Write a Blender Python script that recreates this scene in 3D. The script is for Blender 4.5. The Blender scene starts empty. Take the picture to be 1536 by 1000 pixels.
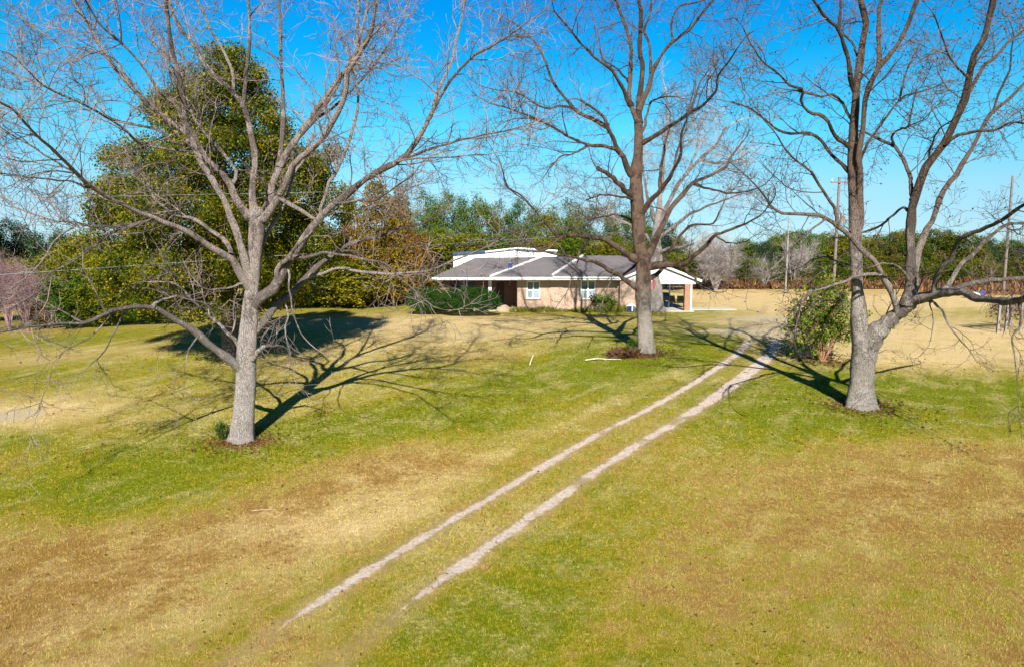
import bpy, bmesh, math
import numpy as np
from mathutils import Vector, Matrix
R = math.radians
sc = bpy.context.scene
COL = sc.collection

# ------------------------------------------------------------------ camera
F = 1050.0                       # focal length in px of a 1536 px wide picture
PITCH = math.atan(125.0 / F)     # the horizon lies 125 px above the middle
CZ = 4.95
cam = bpy.data.cameras.new('camera')
cam.sensor_width = 36; cam.lens = 36 * F / 1536
cam.clip_end = 6000; cam.clip_start = 0.1
co = bpy.data.objects.new('camera', cam); COL.objects.link(co)
co.location = (0, 0, CZ); co.rotation_euler = (math.pi / 2 - PITCH, 0, 0)
sc.camera = co
# ------------------------------------------------------------------ light
SUN_EL, SUN_AZ = R(33), R(2.5)    # sun stands behind the camera, slightly to the right
w = bpy.data.worlds.new('World'); sc.world = w; w.use_nodes = True
nt = w.node_tree; nt.nodes.clear()
sky = nt.nodes.new('ShaderNodeTexSky'); sky.sky_type = 'NISHITA'; sky.sun_disc = False
sky.sun_elevation = SUN_EL; sky.sun_rotation = math.pi - SUN_AZ
sky.air_density = 1.0; sky.dust_density = 0.1; sky.ozone_density = 2.0
tc = nt.nodes.new('ShaderNodeTexCoord'); sx = nt.nodes.new('ShaderNodeSeparateXYZ')
rp = nt.nodes.new('ShaderNodeValToRGB'); el = rp.color_ramp.elements
SKY = [(0.0, (.27, .43, .68)), (.045, (.27, .43, .62)), (.08, (.30, .48, .58)), (.165, (.14, .62, .72)), (.25, (.01, .53, .76)), (.33, (.0, .46, .80)), (.43, (.005, .16, .32)), (1.0, (.01, .07, .17))]
while len(el) < len(SKY): el.new(.5)
for e_, (p_, c_) in zip(el, SKY): e_.position = p_; e_.color = (*c_, 1)
mx = nt.nodes.new('ShaderNodeMix'); mx.data_type = 'RGBA'; mx.blend_type = 'MULTIPLY'; mx.inputs[0].default_value = 1
bg = nt.nodes.new('ShaderNodeBackground'); bg.inputs[1].default_value = 0.108
wo = nt.nodes.new('ShaderNodeOutputWorld')
L = nt.links.new
L(tc.outputs['Generated'], sx.inputs[0]); L(sx.outputs['Z'], rp.inputs[0])
L(sky.outputs[0], mx.inputs[6]); L(rp.outputs[0], mx.inputs[7]); L(mx.outputs[2], bg.inputs[0]); L(bg.outputs[0], wo.inputs[0])
sl = bpy.data.lights.new('sun', 'SUN'); sl.energy = 5.0; sl.angle = R(0.5); sl.color = (1, 0.955, 0.87)
so = bpy.data.objects.new('sun', sl); COL.objects.link(so)
sdir = Vector((math.sin(SUN_AZ) * math.cos(SUN_EL), -math.cos(SUN_AZ) * math.cos(SUN_EL), math.sin(SUN_EL)))
so.rotation_euler = sdir.to_track_quat('Z', 'Y').to_euler()
sc.view_settings.view_transform = 'Standard'; sc.view_settings.look = 'None'
sc.view_settings.exposure = 0.97; sc.view_settings.gamma = 1

# ------------------------------------------------------------------ helpers
rng = np.random.default_rng(7)
CP, SP = math.cos(PITCH), math.sin(PITCH)
def ray(u, v):
    a = (u - 768) / F; b = (500 - v) / F
    return np.array([a, CP + b * SP, -SP + b * CP])
def P(u, v, Y):                  # the point at distance Y seen at (u, v)
    r = ray(u, v); return np.array([0, 0, CZ]) + r * (Y / r[1])
def sm(a, b, x):
    t = np.clip((np.asarray(x, float) - a) / (b - a), 0, 1); return t * t * (3 - 2 * t)
def gz(x, y):                    # height of the ground
    x = np.asarray(x, float); y = np.asarray(y, float)
    z = -1.35 * (1 - sm(12, 47, y))
    z = z - 0.9 * sm(14, 45, -x) * (1 - 0.5 * sm(60, 90, y))
    z = z + 0.10 * np.sin(x * 0.13 + 1.0) * np.sin(y * 0.11) * (1 - sm(45, 54, y)) + 0.03 * np.sin(x * 0.5 + y * 0.3) * (1 - sm(45, 54, y))
    z = z + 3.0 * sm(115, 500, y)
    return z
def at(u, v):                    # the point of the ground seen at (u, v)
    r = ray(u, v); t0, t1 = 2.0, 2.0
    for i in range(4000):
        t1 = t0 + 0.05 + t0 * 0.002
        p = r * t1
        if CZ + p[2] < gz(p[0], p[1]): break
        t0 = t1
    for i in range(30):
        tm = (t0 + t1) / 2; p = r * tm
        if CZ + p[2] < gz(p[0], p[1]): t1 = tm
        else: t0 = tm
    p = r * t1; return np.array([p[0], p[1], float(gz(p[0], p[1]))])
def norm(a): return a / np.maximum(np.linalg.norm(a, axis=-1, keepdims=True), 1e-9)
def mkmesh(name, V, Fc, attrs=None, smooth=False, mats=None, fmat=None):
    """Fc: list of (M,k) int arrays"""
    if not isinstance(Fc, list): Fc = [Fc]
    Fc = [f for f in Fc if len(f)]
    me = bpy.data.meshes.new(name)
    V = np.asarray(V, np.float32)
    me.vertices.add(len(V)); me.vertices.foreach_set('co', V.ravel())
    tot = sum(f.size for f in Fc); npoly = sum(len(f) for f in Fc)
    me.loops.add(tot); me.polygons.add(npoly)
    me.loops.foreach_set('vertex_index', np.concatenate([f.ravel() for f in Fc]).astype(np.int32))
    sizes = np.concatenate([np.full(len(f), f.shape[1]) for f in Fc])
    st = np.concatenate([[0], np.cumsum(sizes)[:-1]]).astype(np.int32)
    me.polygons.foreach_set('loop_start', st)
    me.polygons.foreach_set('use_smooth', np.full(npoly, smooth))
    if fmat is not None: me.polygons.foreach_set('material_index', np.asarray(fmat, np.int32))
    for k, a in (attrs or {}).items():
        at_ = me.attributes.new(k, 'FLOAT', 'POINT'); at_.data.foreach_set('value', np.asarray(a, np.float32))
    me.update(calc_edges=True)
    for m in (mats or []): me.materials.append(m)
    return me
def link(name, me, parent=None, m=None):
    o = bpy.data.objects.new(name, me); COL.objects.link(o)
    if m is not None: me.materials.append(m)
    if parent is not None:
        o.parent = parent
    return o
def tag(o, label=None, cat=None, group=None, kind=None):
    if label: o['label'] = label
    if cat: o['category'] = cat
    if group: o['group'] = group
    if kind: o['kind'] = kind
    return o
def empty(name, loc, label, cat, group=None):
    o = bpy.data.objects.new(name, None); COL.objects.link(o); o.location = [float(c) for c in loc]
    o.empty_display_size = 0.2
    return tag(o, label, cat, group)
def part(name, me, root, m=None):        # mesh given in world coordinates, hung under the thing
    o = link(name, me, root, m)
    r = root
    off = Vector((0, 0, 0))
    while r is not None: off += Vector(r.location); r = r.parent
    me.transform(Matrix.Translation(-off)); return o
class MB:                                 # collects boxes, prisms and tubes into one mesh
    def __init__(s): s.V = []; s.F = []; s.n = 0
    def add(s, V, Fs):
        s.V.append(np.asarray(V, float))
        for f in Fs: s.F.append([i + s.n for i in f])
        s.n += len(V); return s
    def box(s, a, b):
        x0, y0, z0 = a; x1, y1, z1 = b
        V = [(x0,y0,z0),(x1,y0,z0),(x1,y1,z0),(x0,y1,z0),(x0,y0,z1),(x1,y0,z1),(x1,y1,z1),(x0,y1,z1)]
        return s.add(V, [(3,2,1,0),(4,5,6,7),(0,1,5,4),(1,2,6,5),(2,3,7,6),(3,0,4,7)])
    def prism(s, poly, d):                # polygon in space pushed along d
        poly = [np.array(p, float) for p in poly]; d = np.array(d, float); n = len(poly)
        V = poly + [p + d for p in poly]
        return s.add(V, [tuple(range(n))[::-1], tuple(range(n, 2 * n))] + [(i, (i + 1) % n, n + (i + 1) % n, n + i) for i in range(n)])
    def bar(s, a, b, wd, h=None, sides=4):
        a = np.array(a, float); b = np.array(b, float); t = norm(b - a)
        ref = np.array([0, 0, 1.]) if abs(t[2]) < .9 else np.array([0, 1., 0])
        u = norm(np.cross(t, ref)); v = np.cross(u, t); h = h or wd
        V = []
        for c in (a, b):
            for k in range(sides):
                an = 2 * math.pi * (k + .5) / sides; q = 1 / math.cos(math.pi / sides)
                V.append(c + u * math.cos(an) * wd / 2 * q + v * math.sin(an) * h / 2 * q)
        n = sides
        return s.add(V, [tuple(range(n))[::-1], tuple(range(n, 2 * n))] + [(i, (i + 1) % n, n + (i + 1) % n, n + i) for i in range(n)])
    def mesh(s, name, bevel=0, smooth=False):
        me = bpy.data.meshes.new(name); me.from_pydata([tuple(v) for v in np.vstack(s.V)], [], s.F)
        bm = bmesh.new(); bm.from_mesh(me)
        bmesh.ops.recalc_face_normals(bm, faces=bm.faces)
        if bevel: bmesh.ops.bevel(bm, geom=[e for e in bm.edges], offset=bevel, segments=1, affect='EDGES')
        bm.to_mesh(me); bm.free()
        if smooth: me.polygons.foreach_set('use_smooth', [True] * len(me.polygons))
        return me
def tubes(paths, radii, S):
    N, K, _ = paths.shape
    T = np.empty_like(paths)
    T[:, 1:-1] = paths[:, 2:] - paths[:, :-2]; T[:, 0] = paths[:, 1] - paths[:, 0]; T[:, -1] = paths[:, -1] - paths[:, -2]
    T = norm(T); mean = norm(paths[:, -1] - paths[:, 0])
    ax = np.argmin(np.abs(mean), axis=1); ref = np.zeros((N, 3)); ref[np.arange(N), ax] = 1
    U = norm(np.cross(T, ref[:, None, :])); W = np.cross(T, U)
    an = np.arange(S) * 2 * math.pi / S
    V = paths[:, :, None, :] + radii[:, :, None, None] * (U[:, :, None, :] * np.cos(an)[None, None, :, None] + W[:, :, None, :] * np.sin(an)[None, None, :, None])
    base = (np.arange(N) * K * S)[:, None, None] + (np.arange(K - 1) * S)[None, :, None]
    j = np.arange(S)[None, None, :]; j2 = (j + 1) % S
    Q = np.stack([base + j, base + j2, base + S + j2, base + S + j], -1).reshape(-1, 4)
    return V.reshape(-1, 3), Q
def spawn(pp, pr, idx, t, length, ang, K, wob, up, out=None, rk=0.55, rl=0.012, tip=0.25, rmin=0.004, r_=None):
    """children of the paths pp: child k leaves path idx[k] at t[k]"""
    r_ = r_ or rng
    n = len(idx); Kp = pp.shape[1]
    f = t * (Kp - 1); i0 = np.minimum(f.astype(int), Kp - 2); fr = (f - i0)[:, None]
    p = pp[idx, i0] * (1 - fr) + pp[idx, i0 + 1] * fr
    tg = norm(pp[idx, i0 + 1] - pp[idx, i0])
    r0 = pr[idx, i0] * (1 - fr[:, 0]) + pr[idx, i0 + 1] * fr[:, 0]
    rv = norm(r_.normal(size=(n, 3))); rv[:, 2] += up * 0.6
    perp = norm(np.cross(np.cross(tg, rv), tg)) if False else norm(rv - (rv * tg).sum(1, keepdims=True) * tg)
    d = tg * np.cos(ang)[:, None] + perp * np.sin(ang)[:, None]
    path = np.empty((n, K, 3)); path[:, 0] = p
    st = (length / (K - 1))[:, None]
    bend = r_.normal(size=(n, 3)) * wob * 0.6
    for k in range(1, K):
        d = norm(d + r_.normal(size=(n, 3)) * wob + bend + np.array([0, 0, up]))
        path[:, k] = path[:, k - 1] + d * st
    rr = np.maximum(np.minimum(r0 * rk, length * rl), rmin)
    rad = rr[:, None] * np.linspace(1, tip, K)[None, :]
    return path, rad
def per_length(pp, spacing, tmin=0.12, tmax=0.98, r_=None, pw=.85):
    r_ = r_ or rng
    Ls = np.linalg.norm(np.diff(pp, axis=1), axis=2).sum(1)
    cnt = np.maximum((Ls * (tmax - tmin) / spacing + r_.random(len(Ls))).astype(int), 0)
    idx = np.repeat(np.arange(len(Ls)), cnt)
    t = tmin + (tmax - tmin) * r_.random(len(idx)) ** pw
    return idx, t, Ls[idx]
def resample(pts, w, K):
    """Catmull-Rom through pts (n,3) -> K points, radii w (n,)"""
    pts = np.asarray(pts, float); n = len(pts)
    d = np.concatenate([[0], np.cumsum(np.linalg.norm(np.diff(pts, axis=0), axis=1))])
    s = np.linspace(0, d[-1], K); out = np.empty((K, 3))
    for k, x in enumerate(s):
        i = min(max(np.searchsorted(d, x, side='right') - 1, 0), n - 2)
        t = (x - d[i]) / max(d[i + 1] - d[i], 1e-9)
        p0 = pts[max(i - 1, 0)]; p1 = pts[i]; p2 = pts[i + 1]; p3 = pts[min(i + 2, n - 1)]
        m1 = (p2 - p0) / 2; m2 = (p3 - p1) / 2
        if i == 0: m1 = p2 - p1
        if i == n - 2: m2 = p2 - p1
        out[k] = (2*t**3 - 3*t**2 + 1) * p1 + (t**3 - 2*t**2 + t) * m1 + (-2*t**3 + 3*t**2) * p2 + (t**3 - t**2) * m2
    return out, np.interp(s, d, w)

# ------------------------------------------------------------------ materials
def newmat(name, rough=0.85, spec=0.2):
    m = bpy.data.materials.new(name); m.use_nodes = True
    n = m.node_tree; b = n.nodes['Principled BSDF']
    b.inputs['Roughness'].default_value = rough; b.inputs['Specular IOR Level'].default_value = spec
    return m, n, b
def noise(n, scale, detail=4, rough=0.6, vec=None):
    t = n.nodes.new('ShaderNodeTexNoise'); t.inputs['Scale'].default_value = scale
    t.inputs['Detail'].default_value = detail; t.inputs['Roughness'].default_value = rough
    if vec is not None: n.links.new(vec, t.inputs['Vector'])
    return t.outputs['Fac']
def math_(n, op, a, b=None, c=None, clamp=False):
    t = n.nodes.new('ShaderNodeMath'); t.operation = op; t.use_clamp = clamp
    for i, x in enumerate((a, b, c)):
        if x is None: continue
        if isinstance(x, (int, float)): t.inputs[i].default_value = x
        else: n.links.new(x, t.inputs[i])
    return t.outputs[0]
def mixc(n, f, a, b, mode='MIX'):
    t = n.nodes.new('ShaderNodeMix'); t.data_type = 'RGBA'; t.blend_type = mode
    for i, x in ((0, f), (6, a), (7, b)):
        if isinstance(x, (int, float)): t.inputs[i].default_value = x
        elif isinstance(x, tuple): t.inputs[i].default_value = (*x, 1)
        else: n.links.new(x, t.inputs[i])
    return t.outputs[2]
def ramp(n, f, stops):
    t = n.nodes.new('ShaderNodeValToRGB'); e = t.color_ramp.elements
    while len(e) < len(stops): e.new(0.5)
    for i, (p, c) in enumerate(stops): e[i].position = p; e[i].color = (*c, 1)
    n.links.new(f, t.inputs[0]); return t.outputs[0]
def mrange(n, v, a, b, c=0, d=1):
    t = n.nodes.new('ShaderNodeMapRange'); t.interpolation_type = 'SMOOTHSTEP'
    for i, x in enumerate((v, a, b, c, d)):
        if isinstance(x, (int, float)): t.inputs[i].default_value = x
        else: n.links.new(x, t.inputs[i])
    return t.outputs[0]
def attr(n, name):
    t = n.nodes.new('ShaderNodeAttribute'); t.attribute_name = name; return t.outputs['Fac']
def pos(n): return n.nodes.new('ShaderNodeNewGeometry').outputs['Position']
def objv(n): return n.nodes.new('ShaderNodeTexCoord').outputs['Object']
def bump(n, b, h, strength, dist):
    t = n.nodes.new('ShaderNodeBump'); t.inputs['Strength'].default_value = strength; t.inputs['Distance'].default_value = dist
    n.links.new(h, t.inputs['Height']); n.links.new(t.outputs[0], b.inputs['Normal'])
def simple(name, c, rough=0.7, var=0.15, scale=6, spec=0.3, metal=0):
    m, n, b = newmat(name, rough, spec); f = noise(n, scale, 4, .6, objv(n))
    c2 = tuple(x * (1 - var) for x in c); c1 = tuple(min(x * (1 + var), .95) for x in c)
    n.links.new(ramp(n, f, [(.35, c2), (.65, c1)]), b.inputs['Base Color']); b.inputs['Metallic'].default_value = metal
    return m
M = {}
def lawn_material(name, blade=False):
    m, n, b = newmat(name, 0.9, 0.1); p = pos(n)
    g = attr(n, 'green'); s = attr(n, 'straw'); bare = attr(n, 'bare'); red = attr(n, 'soil')
    n1 = noise(n, 0.16, 3, .55, p); n2 = noise(n, 0.9, 5, .65, p); n3 = noise(n, 7, 4, .7, p); n4 = noise(n, 38, 3, .7, p)
    g1 = math_(n, 'ADD', g, math_(n, 'MULTIPLY', math_(n, 'SUBTRACT', n1, .5), 1.4))
    g1 = math_(n, 'ADD', g1, math_(n, 'MULTIPLY', math_(n, 'SUBTRACT', n2, .5), 1.7))
    nm = noise(n, 2.6, 4, .65, p); g1 = math_(n, 'ADD', g1, math_(n, 'MULTIPLY', math_(n, 'SUBTRACT', nm, .5), 1.3))
    g1 = math_(n, 'ADD', g1, math_(n, 'MULTIPLY', math_(n, 'SUBTRACT', n3, .5), 1.7))
    g1 = math_(n, 'ADD', g1, math_(n, 'MULTIPLY', math_(n, 'SUBTRACT', n4, .5), 1.1), clamp=True)
    col = ramp(n, g1, [(0.0, (0.32, 0.19, 0.05)), (0.25, (0.38, 0.265, 0.075)), (0.5, (0.29, 0.24, 0.014)), (0.75, (0.215, 0.21, 0.001)), (1.0, (0.15, 0.185, 0.0))])
    mp = n.nodes.new('ShaderNodeMapping'); mp.inputs['Rotation'].default_value = (0, 0, math.radians(-57)); n.links.new(p, mp.inputs[0])
    mp2 = n.nodes.new('ShaderNodeMapping'); mp2.inputs['Scale'].default_value = (.10, 1.0, 1); n.links.new(mp.outputs[0], mp2.inputs[0])
    ns = noise(n, 1.4, 4, .6, mp2.outputs[0])
    s = math_(n, 'ADD', s, math_(n, 'MULTIPLY', math_(n, 'SUBTRACT', ns, .5), .8))
    s1 = math_(n, 'ADD', s, math_(n, 'MULTIPLY', math_(n, 'SUBTRACT', n2, .5), 1.6))
    s1 = math_(n, 'ADD', s1, math_(n, 'MULTIPLY', math_(n, 'SUBTRACT', n3, .52), 1.2), clamp=True)
    col = mixc(n, s1, col, (0.68, 0.51, 0.25))
    col = mixc(n, mrange(n, math_(n, 'ADD', red, math_(n, 'MULTIPLY', math_(n, 'SUBTRACT', n3, .5), .8)), .35, .75), col, (0.24, 0.09, 0.04))
    if blade:
        v = attr(n, 'tip'); r = attr(n, 'rnd')
        col = mixc(n, math_(n, 'MULTIPLY', r, 0.55), col, mixc(n, r, (0.17, 0.16, 0.001), (0.56, 0.40, 0.11)))
        col = mixc(n, math_(n, 'MULTIPLY', v, 0.22), col, (0.6, 0.46, 0.12))
    else:
        d = attr(n, 'trk'); sl_ = attr(n, 'trs')
        wn = noise(n, 1.3, 4, .7, p); wn2 = noise(n, 9, 4, .7, p)
        ad = math_(n, 'ABSOLUTE', math_(n, 'SUBTRACT', math_(n, 'ABSOLUTE', d), 0.74))
        ad = math_(n, 'ADD', ad, math_(n, 'MULTIPLY', math_(n, 'SUBTRACT', wn, .5), .42))
        ad = math_(n, 'ADD', ad, math_(n, 'MULTIPLY', math_(n, 'SUBTRACT', wn2, .5), .30))
        wid = attr(n, 'tw')
        pale = math_(n, 'SUBTRACT', 1.0, mrange(n, math_(n, 'SUBTRACT', ad, wid), -.06, .06))
        edge = math_(n, 'SUBTRACT', 1.0, mrange(n, math_(n, 'SUBTRACT', ad, math_(n, 'MAXIMUM', wid, .06)), .0, .42))
        col = mixc(n, math_(n, 'MULTIPLY', edge, .55), col, mixc(n, wn2, (0.34, 0.20, 0.11), (0.56, 0.42, 0.24)))
        lg = noise(n, .8, 3, .6, p); pale = math_(n, 'MULTIPLY', pale, mrange(n, lg, .34, .46, .2, .95))
        dn = noise(n, 14, 5, .75, p)
        sand = ramp(n, dn, [(.36, (0.40, 0.26, 0.18)), (.47, (0.66, 0.53, 0.43)), (.58, (0.74, 0.62, 0.54)), (.7, (0.82, 0.74, 0.67))])
        col = mixc(n, pale, col, sand)
        col = mixc(n, mrange(n, math_(n, 'ADD', bare, math_(n, 'MULTIPLY', math_(n, 'SUBTRACT', n2, .5), .8)), .3, .8), col, (0.55, 0.45, 0.28))
        n5 = noise(n, 110, 3, .7, p)
        sh = ramp(n, n5, [(.34, (.34, .31, .26)), (.5, (.92, .92, .92)), (.66, (1.35, 1.3, 1.2))])
        col = mixc(n, math_(n, 'SUBTRACT', 1.0, math_(n, 'MULTIPLY', pale, .8)), col, mixc(n, 1.0, col, sh, 'MULTIPLY'))
        h = math_(n, 'ADD', math_(n, 'MULTIPLY', n4, .5), n5)
        bump(n, b, h, 0.7, 0.05)
    n.links.new(col, b.inputs['Base Color'])
    return m
M['lawn'] = lawn_material('lawn'); M['blade'] = lawn_material('grass_blade', True)
def bark(name, a, b_, c, scale=1.0, tint=(1, 1, 1), z0=2.5, z1=7.0, limb_shade=.68):
    m, n, b = newmat(name, 0.9, 0.15); o = objv(n)
    mp = n.nodes.new('ShaderNodeMapping'); mp.inputs['Scale'].default_value = (9 * scale, 9 * scale, 2.2 * scale); n.links.new(o, mp.inputs[0])
    v = n.nodes.new('ShaderNodeTexVoronoi'); v.feature = 'DISTANCE_TO_EDGE'; v.inputs['Scale'].default_value = 2.2; n.links.new(mp.outputs[0], v.inputs['Vector'])
    f = noise(n, 3, 5, .7, o); f2 = noise(n, 14, 4, .7, mp.outputs[0])
    col = ramp(n, f, [(.3, a), (.5, b_), (.72, c)])
    cr = mrange(n, v.outputs['Distance'], 0.0, 0.10)
    col = mixc(n, math_(n, 'MULTIPLY', math_(n, 'SUBTRACT', 1.0, cr), .45), col, tuple(x * .35 for x in a))
    col = mixc(n, 0.5, col, ramp(n, f2, [(.3, tuple(x * .6 for x in a)), (.7, c)]))
    f3 = noise(n, 26, 3, .7, mp.outputs[0])
    col = mixc(n, mrange(n, f3, .46, .38, 0, .6), col, tuple(x * .28 for x in a))
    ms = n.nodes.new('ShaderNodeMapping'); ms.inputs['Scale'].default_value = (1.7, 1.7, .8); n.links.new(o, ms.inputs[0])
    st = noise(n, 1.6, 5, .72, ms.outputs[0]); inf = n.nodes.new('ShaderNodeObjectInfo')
    shade_mask = mrange(n, math_(n, 'ADD', st, math_(n, 'MULTIPLY', math_(n, 'SUBTRACT', inf.outputs['Random'], .5), .20)), .46, .54, 0, limb_shade)  # dark patches paint shade between limbs into the bark colour
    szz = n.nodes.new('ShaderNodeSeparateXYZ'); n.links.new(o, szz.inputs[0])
    shade_mask = math_(n, 'MULTIPLY', shade_mask, mrange(n, szz.outputs[2], .5, 4.5, .25, 1))
    col = mixc(n, shade_mask, col, tuple(x * .34 for x in a))
    lic = mrange(n, noise(n, 5, 4, .7, o), .60, .68, 0, .5); col = mixc(n, lic, col, (.62, .62, .56))
    sz = n.nodes.new('ShaderNodeSeparateXYZ'); n.links.new(o, sz.inputs[0])
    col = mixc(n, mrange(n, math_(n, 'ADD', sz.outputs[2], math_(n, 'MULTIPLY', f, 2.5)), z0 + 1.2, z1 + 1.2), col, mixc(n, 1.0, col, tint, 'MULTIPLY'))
    n.links.new(col, b.inputs['Base Color'])
    bump(n, b, math_(n, 'ADD', math_(n, 'ADD', cr, f2), f3), 1.0, 0.05); return m
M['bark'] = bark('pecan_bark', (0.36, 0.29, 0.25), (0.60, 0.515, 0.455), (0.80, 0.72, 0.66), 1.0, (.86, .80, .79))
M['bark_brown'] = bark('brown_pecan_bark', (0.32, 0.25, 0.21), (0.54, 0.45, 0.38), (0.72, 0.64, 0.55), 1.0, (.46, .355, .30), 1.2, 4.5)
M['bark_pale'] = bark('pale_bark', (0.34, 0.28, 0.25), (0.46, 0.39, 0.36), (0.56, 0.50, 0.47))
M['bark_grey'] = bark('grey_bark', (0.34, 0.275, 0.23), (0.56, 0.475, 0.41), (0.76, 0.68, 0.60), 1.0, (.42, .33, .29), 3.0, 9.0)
M['twig'] = simple('twig_bark', (0.17, 0.13, 0.115), .8, .7, 1.2)
M['twig_grey'] = simple('grey_twig', (0.30, 0.265, 0.255), .8, .35, 2)
M['twig_dark'] = simple('dark_twig', (0.095, 0.068, 0.058), .8, .6, 1.2)
M['twig_purple'] = simple('purple_twig', (0.26, 0.15, 0.165), .8, .35, 2)
M['pine_trunk'] = simple('forest_trunk_bark', (0.14, 0.10, 0.075), .9, .3, 3)
def foliage(name, cols, rough=.6, trans=0.25):
    m, n, b = newmat(name, rough, 0.25); v = attr(n, 'v'); p = objv(n)
    f = math_(n, 'ADD', v, math_(n, 'MULTIPLY', math_(n, 'SUBTRACT', noise(n, 1.1, 3, .6, p), .5), .9), clamp=True)
    k = len(cols) - 1
    col = ramp(n, f, [(i / k, c) for i, c in enumerate(cols)])
    inf = n.nodes.new('ShaderNodeObjectInfo')
    hsv = n.nodes.new('ShaderNodeHueSaturation'); n.links.new(col, hsv.inputs['Color'])
    n.links.new(mrange(n, inf.outputs['Random'], 0, 1, .485, .515), hsv.inputs['Hue']); n.links.new(mrange(n, inf.outputs['Random'], 0, 1, 1.15, .85), hsv.inputs['Value'])
    col = hsv.outputs[0]
    n.links.new(col, b.inputs['Base Color'])
    t = n.nodes.new('ShaderNodeBsdfTranslucent'); n.links.new(col, t.inputs[0])
    ms = n.nodes.new('ShaderNodeMixShader'); ms.inputs[0].default_value = trans
    out = n.nodes['Material Output']; n.links.new(b.outputs[0], ms.inputs[1]); n.links.new(t.outputs[0], ms.inputs[2]); n.links.new(ms.outputs[0], out.inputs[0])
    return m
M['evergreen'] = foliage('evergreen_leaves', [(0.015, 0.032, 0.001), (0.055, 0.08, 0.001), (0.17, 0.16, 0.002), (0.44, 0.29, 0.004)])
M['cypress'] = foliage('rusty_leaves', [(0.06, 0.04, 0.004), (0.18, 0.10, 0.005), (0.34, 0.19, 0.008)])
M['pine'] = foliage('pine_needles', [(0.012, 0.04, 0.002), (0.055, 0.11, 0.002), (0.20, 0.23, 0.003)])
M['darkpine'] = foliage('dark_needles', [(0.008, 0.03, 0.01), (0.02, 0.055, 0.012), (0.05, 0.08, 0.012)])
M['olive'] = foliage('olive_leaves', [(0.025, 0.045, 0.002), (0.11, 0.125, 0.003), (0.27, 0.22, 0.005)])
M['broad'] = foliage('oak_leaves', [(0.012, 0.035, 0.003), (0.04, 0.085, 0.003), (0.13, 0.12, 0.008), (0.20, 0.11, 0.012)])
M['hedge'] = foliage('hedge_leaves', [(0.008, 0.03, 0.001), (0.022, 0.07, 0.002), (0.055, 0.125, 0.003)])
M['myrtle'] = foliage('myrtle_leaves', [(0.04, 0.10, 0.004), (0.13, 0.20, 0.006), (0.28, 0.26, 0.02)])
M['brush'] = foliage('dry_brush', [(0.07, 0.035, 0.015), (0.17, 0.09, 0.035), (0.30, 0.20, 0.08)])
M['deadleaf'] = foliage('dead_leaves', [(0.06, 0.03, 0.015), (0.14, 0.07, 0.03), (0.22, 0.12, 0.05)])
M['weed'] = foliage('weed_leaves', [(0.08, 0.12, 0.008), (0.18, 0.19, 0.015), (0.32, 0.26, 0.08)])

# ------------------------------------------------------------------ driveway course
LT = [(440,915),(500,883),(560,850),(640,806),(765,731),(850,684),(920,645),(1000,602),(1040,575),(1080,549),(1110,531),(1150,507)]
RT = [(472,990),(540,940),(600,898),(690,846),(770,789),(860,733),(950,672),(1000,643),(1050,602),(1090,575),(1130,548),(1170,520)]
lt = np.array([at(*p)[:2] for p in LT]); rt = np.array([at(*p)[:2] for p in RT])
ys = np.linspace(9.5, 42, 40)
cx = (np.interp(ys, lt[:, 1], lt[:, 0]) + np.interp(ys, rt[:, 1], rt[:, 0])) / 2
pf = np.polyfit(ys, cx, 3)
ys = np.linspace(2, 62, 121); cx = np.polyval(pf, np.clip(ys, 9, 40))
sl0 = (np.polyval(pf, 9.5) - np.polyval(pf, 9)) / .5; sl1 = (np.polyval(pf, 40) - np.polyval(pf, 39.5)) / .5
cx = np.where(ys < 9, cx + (ys - 9) * sl0, cx); cx = np.where(ys > 40, cx + (ys - 40) * sl1 + 0 * ys, cx)
CEN = np.stack([cx, ys], 1)
CT = np.gradient(CEN, axis=0); CT /= np.linalg.norm(CT, axis=1, keepdims=True)
CS = np.concatenate([[0], np.cumsum(np.linalg.norm(np.diff(CEN, axis=0), axis=1))])
def track_coords(x, y):
    x = np.asarray(x); y = np.asarray(y)
    d = np.full(x.shape, 50.); s = np.zeros(x.shape)
    c = np.interp(y, CEN[:, 1], CEN[:, 0]); near = (np.abs(x - c) < 8) & (y > 1) & (y < 63)
    ix = np.where(near)[0]
    for ch in np.array_split(ix, max(1, len(ix) // 20000)):
        if len(ch) == 0: continue
        D = (x[ch, None] - CEN[None, :, 0]) ** 2 + (y[ch, None] - CEN[None, :, 1]) ** 2
        k = D.argmin(1); vx = x[ch] - CEN[k, 0]; vy = y[ch] - CEN[k, 1]
        d[ch] = vx * CT[k, 1] - vy * CT[k, 0]; s[ch] = CS[k] + vx * CT[k, 0] + vy * CT[k, 1]
    return d, s
def rut_width(d, y):             # how wide the bare sand of a wheel rut lies (m, half)
    a = 0.12 * sm(10.2, 13, y) + .05 * sm(22, 34, y) + 0.0 * y
    right = d > 0
    a = np.where(right, 0.14 * sm(11.2, 13.5, y) + .17 * sm(20, 32, y), a)
    a = a * (1 - sm(39, 43, y)) - 0.12 * (1 - sm(9.5, 12, y)) - .16 * sm(39, 44, y)
    return a
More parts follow.
